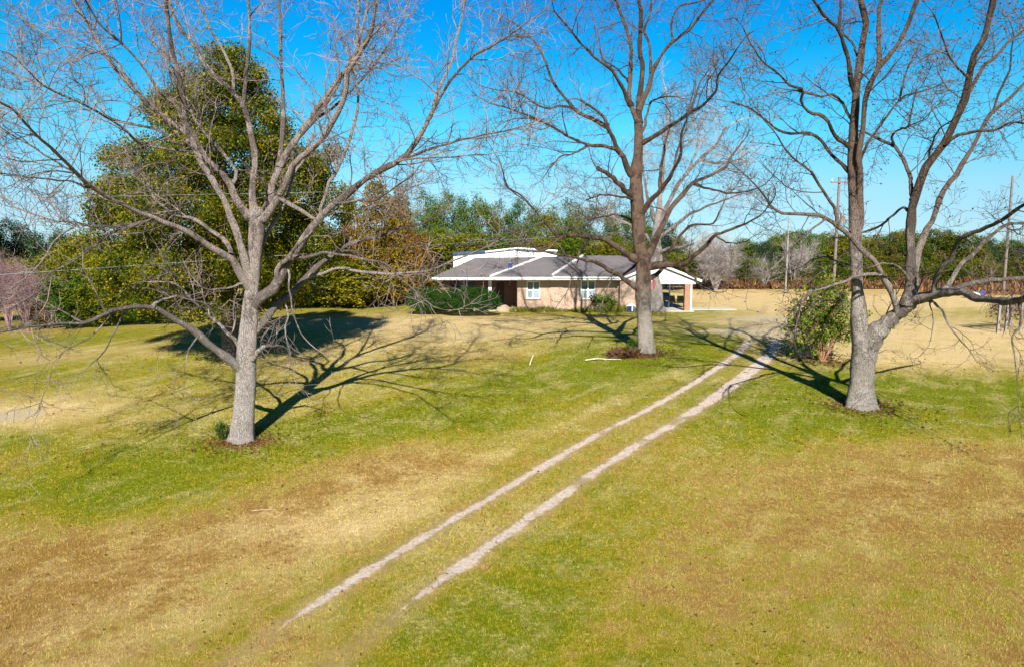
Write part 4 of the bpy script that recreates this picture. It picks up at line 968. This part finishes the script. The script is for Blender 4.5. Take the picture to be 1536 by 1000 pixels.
# blue vent cap with a thin aerial on the white strip
c = P(765, 403, EY + 2.3); c[2] = ze + h1 + (zr - ze) * (2.3 / (RY - EY)) + .22
mb = MB(); mb.bar(c + np.array([0, 0, -.15]), c + np.array([0, 0, .16]), .30, .27, 8); mb.bar(c + np.array([.08, 0, .16]), c + np.array([.08, 0, .24]), .38, .36, 8)
vent = part('vent', mb.mesh('vent', smooth=False), roof, M['blue'])
mb = MB(); mb.bar(c + np.array([0, 0, .2]), c + np.array([0, 0, 1.0]), .025); mb.bar(c + np.array([-.35, 0, .85]), c + np.array([.4, 0, .85]), .02); mb.bar(c + np.array([-.25, 0, .65]), c + np.array([.3, 0, .65]), .02)
part('aerial', mb.mesh('aerial'), roof, M['wire'])
# walls
wt = ze - .14
def wall(u0, u1, Y0, Y1, m, name='wall', top=None):
    mb = MB(); mb.box((hx(u0), Y0, G), (hx(u1), Y1, top or wt)); return part(name, mb.mesh(name), house, m)
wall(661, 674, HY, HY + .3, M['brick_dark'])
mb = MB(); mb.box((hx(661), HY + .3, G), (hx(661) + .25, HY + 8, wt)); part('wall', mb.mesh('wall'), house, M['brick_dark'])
PB = HY + 3.4
M['brick_porch_shade'] = brick('shaded_porch_brick', (0.16, 0.07, 0.045), (0.10, 0.045, 0.03), (0.2, 0.14, 0.11))  # darkened copy of the red brick, shade of the porch recess painted in
mb = MB(); mb.box((hx(661) + .26, PB, G), (hx(775), PB + .3, wt)); part('wall', mb.mesh('wall'), house, M['brick_porch_shade'])
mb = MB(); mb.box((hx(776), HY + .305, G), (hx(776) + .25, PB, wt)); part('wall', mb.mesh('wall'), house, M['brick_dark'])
def window_at(u0, u1, v0, v1, Y, sill=True, lite=True):
    x0, x1 = hx(u0), hx(u1); z1, z0 = hz(v0), hz(v1)
    f = MB(); t = .075
    f.box((x0, Y - .05, z0), (x0 + t, Y + .02, z1)); f.box((x1 - t, Y - .05, z0), (x1, Y + .02, z1))
    xm = (x0 + x1) / 2; f.box((xm - t * .55, Y - .048, z0 + t), (xm + t * .55, Y + .02, z1 - t))
    f.box((x0 + t, Y - .05, z1 - t), (x1 - t, Y + .02, z1)); f.box((x0 + t, Y - .05, z0), (x1 - t, Y + .02, z0 + t))
    zm = (z0 + z1) / 2 - .02
    f.box((x0 + t, Y - .052, zm - .045), (xm - t * .55, Y + .02, zm + .045)); f.box((xm + t * .55, Y - .052, zm - .045), (x1 - t, Y + .02, zm + .045))
    fr = part('window', f.mesh('window'), house, M['white'])
    g = MB(); g.box((x0 + .04, Y - .012, z0 + .04), (x1 - .04, Y + .012, zm)); part('pane', g.mesh('pane'), fr, M['blind'])
    g = MB(); g.box((x0 + .04, Y - .010, zm), (x1 - .04, Y + .014, z1 - .04)); part('pane', g.mesh('pane'), fr, M['glass'])
    if sill:
        g = MB(); g.box((x0 - .1, Y - .12, z0 - .09), (x1 + .1, Y + .02, z0 - .003)); part('sill', g.mesh('sill'), fr, M['brick_dark'])
def wall_with_window(u0, u1, Y, w0, w1, v0, v1, m):
    z1, z0 = hz(v0), hz(v1); mb = MB(); xa, xb, xc, xd = hx(u0), hx(w0), hx(w1), hx(u1)
    # one sheet with an opening: four boxes butted end to end
    mb.box((xa, Y, G), (xb, Y + .3, wt)); mb.box((xc, Y, G), (xd, Y + .3, wt)); mb.box((xb, Y, G), (xc, Y + .3, z0)); mb.box((xb, Y, z1), (xc, Y + .3, wt))
    part('wall', mb.mesh('wall'), house, m); window_at(w0, w1, v0, v1, Y + .06)
wall_with_window(776, 826, HY, 790, 810, 422, 448.5, M['brick'])
mb = MB(); mb.box((hx(826), HY - .05, G), (hx(844), HY + .3, wt)); part('wall', mb.mesh('wall'), house, M['brick'])
wall_with_window(844, 936, HY + .02, 871, 893, 421, 449, M['brick'])
# porch
mb = MB(); mb.box((hx(674) + .02, HY - .1, G), (hx(776) - .02, PB - .003, .08)); part('porch_floor', mb.mesh('porch_floor'), house, M['concrete'])
for u in (735, 697):
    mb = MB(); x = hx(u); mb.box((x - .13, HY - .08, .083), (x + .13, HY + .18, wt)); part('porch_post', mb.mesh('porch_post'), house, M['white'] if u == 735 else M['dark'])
for (u0, u1) in ((680, 693), (700, 712)):
    mb = MB(); mb.box((hx(u0, PB), PB - .06, .5), (hx(u1, PB), PB - .003, 2.1)); part('window', mb.mesh('window'), house, M['glass'])
mb = MB(); mb.box((hx(745, PB), PB - .06, .083), (hx(756, PB), PB - .003, 2.15)); d_ = part('door', mb.mesh('door'), house, M['dark'])
mb = MB(); mb.prism([(hx(747), HY - .9, G), (hx(765), HY - .9, G), (hx(763), HY - .9, .42), (hx(759), HY - .9, .55), (hx(748), HY - .9, .50)], (0, .35, 0)); part('planter', mb.mesh('planter'), house, M['brick'])
# gabled wing with the carport on its right half
gy = HY - .55; gl, gr, ga = hx(928, gy), hx(1046, gy), hx(986, gy); zg = hz(418.5, gy); zt = hz(396.5, gy)
mb = MB(); dd = (0, 9, 0)
mb.prism([(gl - .1, gy - .2, zg - .02), (ga, gy - .2, zt + .06), (ga, gy - .2, zt - .07), (gl - .1, gy - .2, zg - .15)], dd)
mb.prism([(ga + .001, gy - .2, zt + .06), (gr + .25, gy - .2, zg - .12), (gr + .25, gy - .2, zg - .25), (ga + .001, gy - .2, zt - .07)], dd)
r2o = part('roof', mb.mesh('roof'), house, M['shingle'])
mb = MB(); mb.bar((gl - .12, gy - .23, zg - .07), (ga, gy - .23, zt + .02), .05, .17); mb.bar((ga + .01, gy - .232, zt + .02), (gr + .27, gy - .232, zg - .17), .05, .17); part('fascia', mb.mesh('fascia'), r2o, M['white'])
mb = MB(); mb.prism([(gl + .05, gy, zg - .12), (gr - .1, gy, zg - .22), (ga, gy, zt - .08)], (0, .15, 0)); part('gable', mb.mesh('gable'), house, M['siding'])
mb = MB(); mb.box((gl + .1, gy + .02, G), (hx(972, gy), gy + .3, zg - .13)); mb.box((hx(972, gy) - .3, gy + .3, G), (hx(972, gy), gy + 7, zg - .13)); part('wall', mb.mesh('wall'), house, M['brick'])
mb = MB(); mb.box((hx(972, gy) + .003, gy + .01, zg - .42), (gr - .15, gy + .2, zg - .22)); mb.box((gr - .35, gy + .21, zg - .45), (gr - .15, gy + 7, zg - .25)); part('beam', mb.mesh('beam'), house, M['siding'])
mb = MB(); xx = hx(1031, gy); mb.box((xx - .2, gy + .02, G), (xx + .2, gy + .42, zg - .425)); part('brick_column', mb.mesh('brick_column'), house, M['brick_dark'])
mb = MB(); xx = hx(1037, gy); mb.box((xx - .06, gy + .03, G), (xx + .06, gy + .15, zg - .42)); mb.box((xx - .35, gy + 6.5, G), (xx - .22, gy + 6.63, zg - .45)); part('carport_post', mb.mesh('carport_post'), house, M['white'])
mb = MB(); mb.box((hx(972, gy) + .003, gy - .1, G), (hx(1042, gy), gy + 7.2, .06)); part('carport_floor', mb.mesh('carport_floor'), house, M['concrete'])
o = MB().box((hx(1040), HY + 1, -.2), (hx(1112), HY + 3.2, .045)).mesh('driveway_slab'); so_ = link('driveway_slab', o, None, M['concrete']); tag(so_, 'pale concrete strip leading right from the carport', 'driveway slab', kind='structure')

# white building behind the house
WY = 70.0
wb = empty('metal_building', (P(757, 380, WY)[0], WY, 0), 'white metal building showing above the house roof', 'building')
def wx(u): return P(u, 385, WY)[0]
def wz(v): return P(768, v, WY)[2]
poly = [(wx(680), WY, -.2), (wx(835), WY, -.2), (wx(835), WY, wz(376)), (wx(775), WY, wz(372)), (wx(728), WY, wz(377.5)), (wx(680), WY, wz(381))]
part('wall', MB().prism(poly, (0, .2, 0)).mesh('wall'), wb, M['whitemetal'])
mb = MB(); mb.prism([(wx(727), WY - .25, wz(377)), (wx(775), WY - .25, wz(371.2)), (wx(836), WY - .25, wz(375.3)), (wx(836), WY - .25, wz(377.5)), (wx(775), WY - .25, wz(373.5)), (wx(727), WY - .25, wz(379))], (0, 6.5, 0)); part('roof', mb.mesh('roof'), wb, M['whitemetal'])
mb = MB(); mb.bar((wx(679), WY - .2, wz(380.5)), (wx(728), WY - .2, wz(377)), .2, .22); part('gutter', mb.mesh('gutter'), wb, M['teal'])
mb = MB(); mb.box((wx(680), WY + .201, -.2), (wx(680) + .2, WY + 6, wz(381.5))); mb.box((wx(835) - .2, WY + .201, -.2), (wx(835), WY + 6, wz(379))); part('side_wall', mb.mesh('side_wall'), wb, M['whitemetal'])

# ------------------------------------------------------------------ poles and cables
def pole(u, v0, Y, r0, m, label, arms=()):
    x = P(u, 400, Y)[0]; zb = float(gz(x, Y)); zt_ = P(u, v0, Y)[2]
    root = empty('utility_pole', (x, Y, zb), label, 'utility pole')
    K = 12; z = np.linspace(zb - .3, zt_, K); p = np.stack([np.full(K, x) , np.full(K, Y), z], 1)[None]
    V, Qd = tubes(p, np.linspace(r0, r0 * .7, K)[None], 12); n = len(V)
    V = np.vstack([V, [[x, Y, zt_]]]); cap = np.array([[(K - 1) * 12 + i, (K - 1) * 12 + (i + 1) % 12, n] for i in range(12)])
    part('shaft', mkmesh('shaft', V, [Qd, cap], None, True), root, m)
    return root, x, zt_
pole(1180, 326, 84, .12, M['pole_pale'], 'pale slim utility pole left of the right pecan, before the far wood')
pr_, x2, z2 = pole(1252, 266, 70, .16, M['pole'], 'utility pole with transformer half hidden behind the left stem of the right pecan')
mb = MB(); mb.bar((x2 - .9, 69.8, z2 - .5), (x2 + .9, 69.8, z2 - .5), .12, .14); part('crossarm', mb.mesh('crossarm'), pr_, M['pole'])
for q in (-.8, 0.75):
    mb = MB(); mb.bar((x2 + q, 69.8, z2 - .42), (x2 + q, 69.8, z2 - .18), .09, .09, 8); part('insulator', mb.mesh('insulator'), pr_, M['cloth_w'])
mb = MB(); mb.bar((x2 + .42, 69.75, z2 - 4.6), (x2 + .42, 69.75, z2 - 3.6), .5, .5, 12); mb.bar((x2 + .42, 69.75, z2 - 3.6), (x2 + .42, 69.75, z2 - 3.5), .36, .36, 12); part('transformer', mb.mesh('transformer', smooth=False), pr_, M['pole_pale'])
pole(1508, 264, 80, .17, M['pole'], 'tall grey utility pole at the right edge, beyond the level limb')
def cable(a, b, sag, r, label):
    t = np.linspace(0, 1, 60)[:, None]; p = a + (b - a) * t; p[:, 2] -= (sag * 4 * t * (1 - t))[:, 0]
    V, Qd = tubes(p[None], np.full((1, 60), r), 6)
    tag(link('power_cable', mkmesh('power_cable', V, Qd, None, True), None, M['wire']), label, 'cable', 'power cables')
cable(P(-260, 430, 15), np.array([x2, 69.9, P(1252, 324, 70)[2]]), .05, .0075, 'lower thin cable crossing the trunk of the left pecan')
cable(P(-260, 303, 15), np.array([x2, 69.9, z2 - .3]), .05, .006, 'upper thin cable crossing the sky above the left slope')

# ------------------------------------------------------------------ small things
c = at(1008, 458)
mb = MB(); x, y = hx(998, HY + 2), HY + 2; root = empty('barbecue_grill', (x, y, .06), 'dark blue square barbecue grill standing under the carport', 'grill')
mb.box((x - .32, y - .25, .72), (x + .32, y + .25, 1.15)); part('body', mb.mesh('body', .03), root, M['bluegrey'])
mb = MB(); mb.prism([(x - .32, y - .25, 1.153), (x + .32, y - .25, 1.153), (x + .25, y - .15, 1.38), (x - .25, y - .15, 1.38)], (0, .42, 0)); part('lid', mb.mesh('lid'), root, M['bluegrey'])
for sx_ in (-.27, .27):
    for sy_ in (-.2, .2):
        mb = MB(); mb.bar((x + sx_, y + sy_, .06), (x + sx_, y + sy_, .72), .05); part('leg', mb.mesh('leg'), root, M['bluegrey'])
M['green_cush'] = simple('green_cushion', (.13, .16, .04), .9, .2, 4)
def chair(u, Y, m, label):
    x = hx(u, Y); root = empty('patio_chair', (x, Y, .06), label, 'chair')
    mb = MB(); mb.box((x - .3, Y - .28, .42), (x + .3, Y + .28, .52)); part('seat', mb.mesh('seat', .02), root, m)
    mb = MB(); mb.prism([(x - .3, Y + .22, .53), (x + .3, Y + .22, .53), (x + .26, Y + .36, 1.02), (x - .26, Y + .36, 1.02)], (0, .06, 0)); part('backrest', mb.mesh('backrest'), root, m)
    for a in (-.26, .26):
        for b_ in (-.24, .24):
            mb = MB(); mb.bar((x + a, Y + b_, .06), (x + a, Y + b_, .42), .04); part('leg', mb.mesh('leg'), root, M['bluegrey'])
        mb = MB(); mb.box((x + a - .04, Y - .28, .70), (x + a + .04, Y + .25, .74)); mb.bar((x + a, Y - .24, .52), (x + a, Y - .24, .70), .04); part('armrest', mb.mesh('armrest'), root, M['bluegrey'])
chair(1009, HY + 3.2, simple('brown_wicker', (.22, .14, .06), .9, .2, 8), 'brown patio chair under the carport, beside the dark blue grill')
chair(1022, HY + 3.0, M['green_cush'], 'green patio chair under the carport, next to the brick column')
# blue and white birdhouse on the limb left of the middle pecan
c = P(946, 462, at(969,528)[1] + .3)
root = empty('bird_feeder', c, 'small blue and white bird feeder hanging left of the middle pecan trunk', 'bird feeder')
mb = MB(); mb.prism([(c[0] - .14, c[1] - .12, c[2] - .22), (c[0] + .14, c[1] - .12, c[2] - .22), (c[0] + .17, c[1] - .12, c[2] + .1), (c[0] - .17, c[1] - .12, c[2] + .1)], (0, .24, 0)); part('body', mb.mesh('body'), root, M['blue'])
mb = MB(); mb.box((c[0] + .03, c[1] - .14, c[2] - .16), (c[0] + .10, c[1] - .123, c[2] + .08)); part('panel', mb.mesh('panel'), root, M['cloth_w'])
mb = MB(); mb.prism([(c[0] - .24, c[1] - .18, c[2] + .103), (c[0] + .24, c[1] - .18, c[2] + .103), (c[0], c[1] - .18, c[2] + .26)], (0, .36, 0)); part('roof', mb.mesh('roof'), root, M['cloth_w'])
mb = MB(); mb.bar((c[0], c[1], c[2] + .25), (c[0], c[1], c[2] + 1.1), .015); part('hanger', mb.mesh('hanger'), root, M['wire'])
# small flag between the two trunks
fb = at(977, 480); root = empty('yard_flag', fb, 'small red and white cloth hanging on a thin pole between the two trunks', 'flag')
zt_ = P(977, 418, fb[1])[2]
mb = MB(); mb.bar((fb[0], fb[1], fb[2] - .1), (fb[0], fb[1], zt_), .03, .03, 6); part('pole', mb.mesh('pole'), root, M['wire'])
def clothstrip(x0, x1, z0, z1, y, m, nm):
    n, k = 7, 9; g = np.array([[(x0 + (x1 - x0) * i / (n - 1), y + .03 * math.sin(i * 1.6 + j * .3), z1 + (z0 - z1) * j / (k - 1)) for i in range(n)] for j in range(k)]).reshape(-1, 3)
    back = g + np.array([0, .006, 0]); ii = (np.arange(k - 1)[:, None] * n + np.arange(n - 1)[None]).ravel(); q = np.stack([ii, ii + 1, ii + n + 1, ii + n], 1)
    part(nm, mkmesh(nm, np.vstack([g, back]), np.vstack([q, q[:, ::-1] + n * k]), None, True), root, m)
clothstrip(fb[0] - .16, fb[0] - .01, zt_ - .75, zt_ - .05, fb[1] - .05, M['cloth_w'], 'cloth'); clothstrip(fb[0] + .005, fb[0] + .15, zt_ - .75, zt_ - .05, fb[1] - .05, M['red'], 'cloth')
# arbor of grey posts with withered vines
ab = at(1506, 497); root = empty('vine_arbor', ab, 'weathered post arbor with withered brown vines in the right field', 'arbor')
for u, v in ((1496, 499), (1508, 497), (1530, 496), (1515, 488), (1548, 494)):
    p = at(u, v); mb = MB(); mb.bar(p + np.array([0, 0, -.2]), p + np.array([.03, 0, 1.95]), .13, .12); part('post', mb.mesh('post'), root, M['wood_grey'])
p, q = at(1492, 499), at(1552, 494); mb = MB(); mb.bar(p + np.array([0, .12, 1.8]), q + np.array([0, .12, 1.85]), .06, .08); mb.bar(p + np.array([0, .9, 1.8]), q + np.array([0, .9, 1.85]), .06, .08); part('rail', mb.mesh('rail'), root, M['wood_grey'])
r_ = np.random.default_rng(3); n = 150; s0 = p + (q - p) * r_.random((n, 1)) + np.stack([r_.normal(size=n) * .2, r_.random(n) * .9, 1.75 + .12 * r_.normal(size=n)], 1)
pa = np.zeros((1, 2, 3)); path = np.empty((n, 6, 3)); path[:, 0] = s0; d = norm(r_.normal(size=(n, 3)) * np.array([.5, .4, .2]) + np.array([0, 0, -.5]))
for k in range(1, 6):
    d = norm(d + r_.normal(size=(n, 3)) * .3 + np.array([0, 0, -.25])); path[:, k] = path[:, k - 1] + d * (.10 + .22 * r_.random((n, 1)))
path[:, :, 2] = np.maximum(path[:, :, 2], ab[2] + .02)
V, Qd = tubes(path, np.tile(np.linspace(.012, .006, 6), (n, 1)), 4); part('vines', mkmesh('vines', V, Qd, None), root, M['twig'])
c = path.reshape(-1, 3)[r_.integers(0, n * 6, 420)] + r_.normal(size=(420, 3)) * .06; put_leaves(root, c, r_, .05, .11, M['deadleaf'], 'leaves')
# folded blue and white tarp far off in the right field
tb = at(1463, 447); root = empty('tarp_pile', tb, 'low white and blue covered pile far off above the level limb', 'tarp pile')
def lump(cx_, cy_, cz_, rx, ry, rz, seed, m, nm):
    bm = bmesh.new(); bmesh.ops.create_icosphere(bm, subdivisions=3, radius=1); r_ = np.random.default_rng(seed); ph = r_.random(6) * 6
    for v in bm.verts:
        k = 1 + .13 * math.sin(v.co.x * 5 + ph[0]) * math.sin(v.co.y * 4 + ph[1]) + .08 * math.sin(v.co.z * 9 + ph[2] + v.co.x * 3)
        v.co = Vector((cx_ + v.co.x * rx * k, cy_ + v.co.y * ry * k, cz_ + max(v.co.z, -.5) * rz * k))
    me = bpy.data.meshes.new(nm); bm.to_mesh(me); bm.free(); me.polygons.foreach_set('use_smooth', [True] * len(me.polygons)); return part(nm, me, root, m)
lump(tb[0] - .3, tb[1], tb[2] + .25, .8, .6, .4, 1, M['siding'], 'white_cover'); lump(tb[0] + .75, tb[1] + .3, tb[2] + .3, .35, .4, .45, 2, M['blue'], 'blue_cover')
# fallen branches
def stick(u, v, pts, r, label, m):
    b = at(u, v); root = empty('fallen_branch', b, label, 'branch'); ps = np.array([(b[0] + x, b[1] + y, float(gz(b[0] + x, b[1] + y)) + z) for x, y, z in pts])
    q, rr = resample(ps, np.linspace(r, r * .4, len(ps)), 10); V, Qd = tubes(q[None], rr[None], 6); i = np.array([0, 0, 0, 0]); 
    q2, r2 = spawn(q[None], rr[None], i, np.array([.3, .5, .65, .8]), np.array([.4, .5, .35, .3]) * np.linalg.norm(ps[-1] - ps[0]) * .7, np.array([.6, .7, .5, .8]), 5, .12, .02)
    V2, Q2 = tubes(q2, r2, 4); part('branch', mkmesh('branch', np.vstack([V, V2]), np.vstack([Qd, Q2 + len(V)]), None, True), root, m)
stick(905, 541, [(-.9, 0, .06), (-.3, .05, .12), (.3, 0, .08), (.9, .1, .05)], .035, 'pale fallen branch lying left of the middle pecan', M['logw'])
stick(797, 547, [(-.08, 0, 0), (0, 0, .25), (.10, .02, .52)], .035, 'short pale broken branch standing upright in the lawn left of the middle pecan', M['logw'])
stick(395, 766, [(-.28, 0, .015), (0, .03, .03), (.28, .05, .015)], .007, 'thin pale stick lying on the brown lawn below the left pecan', M['logw'])
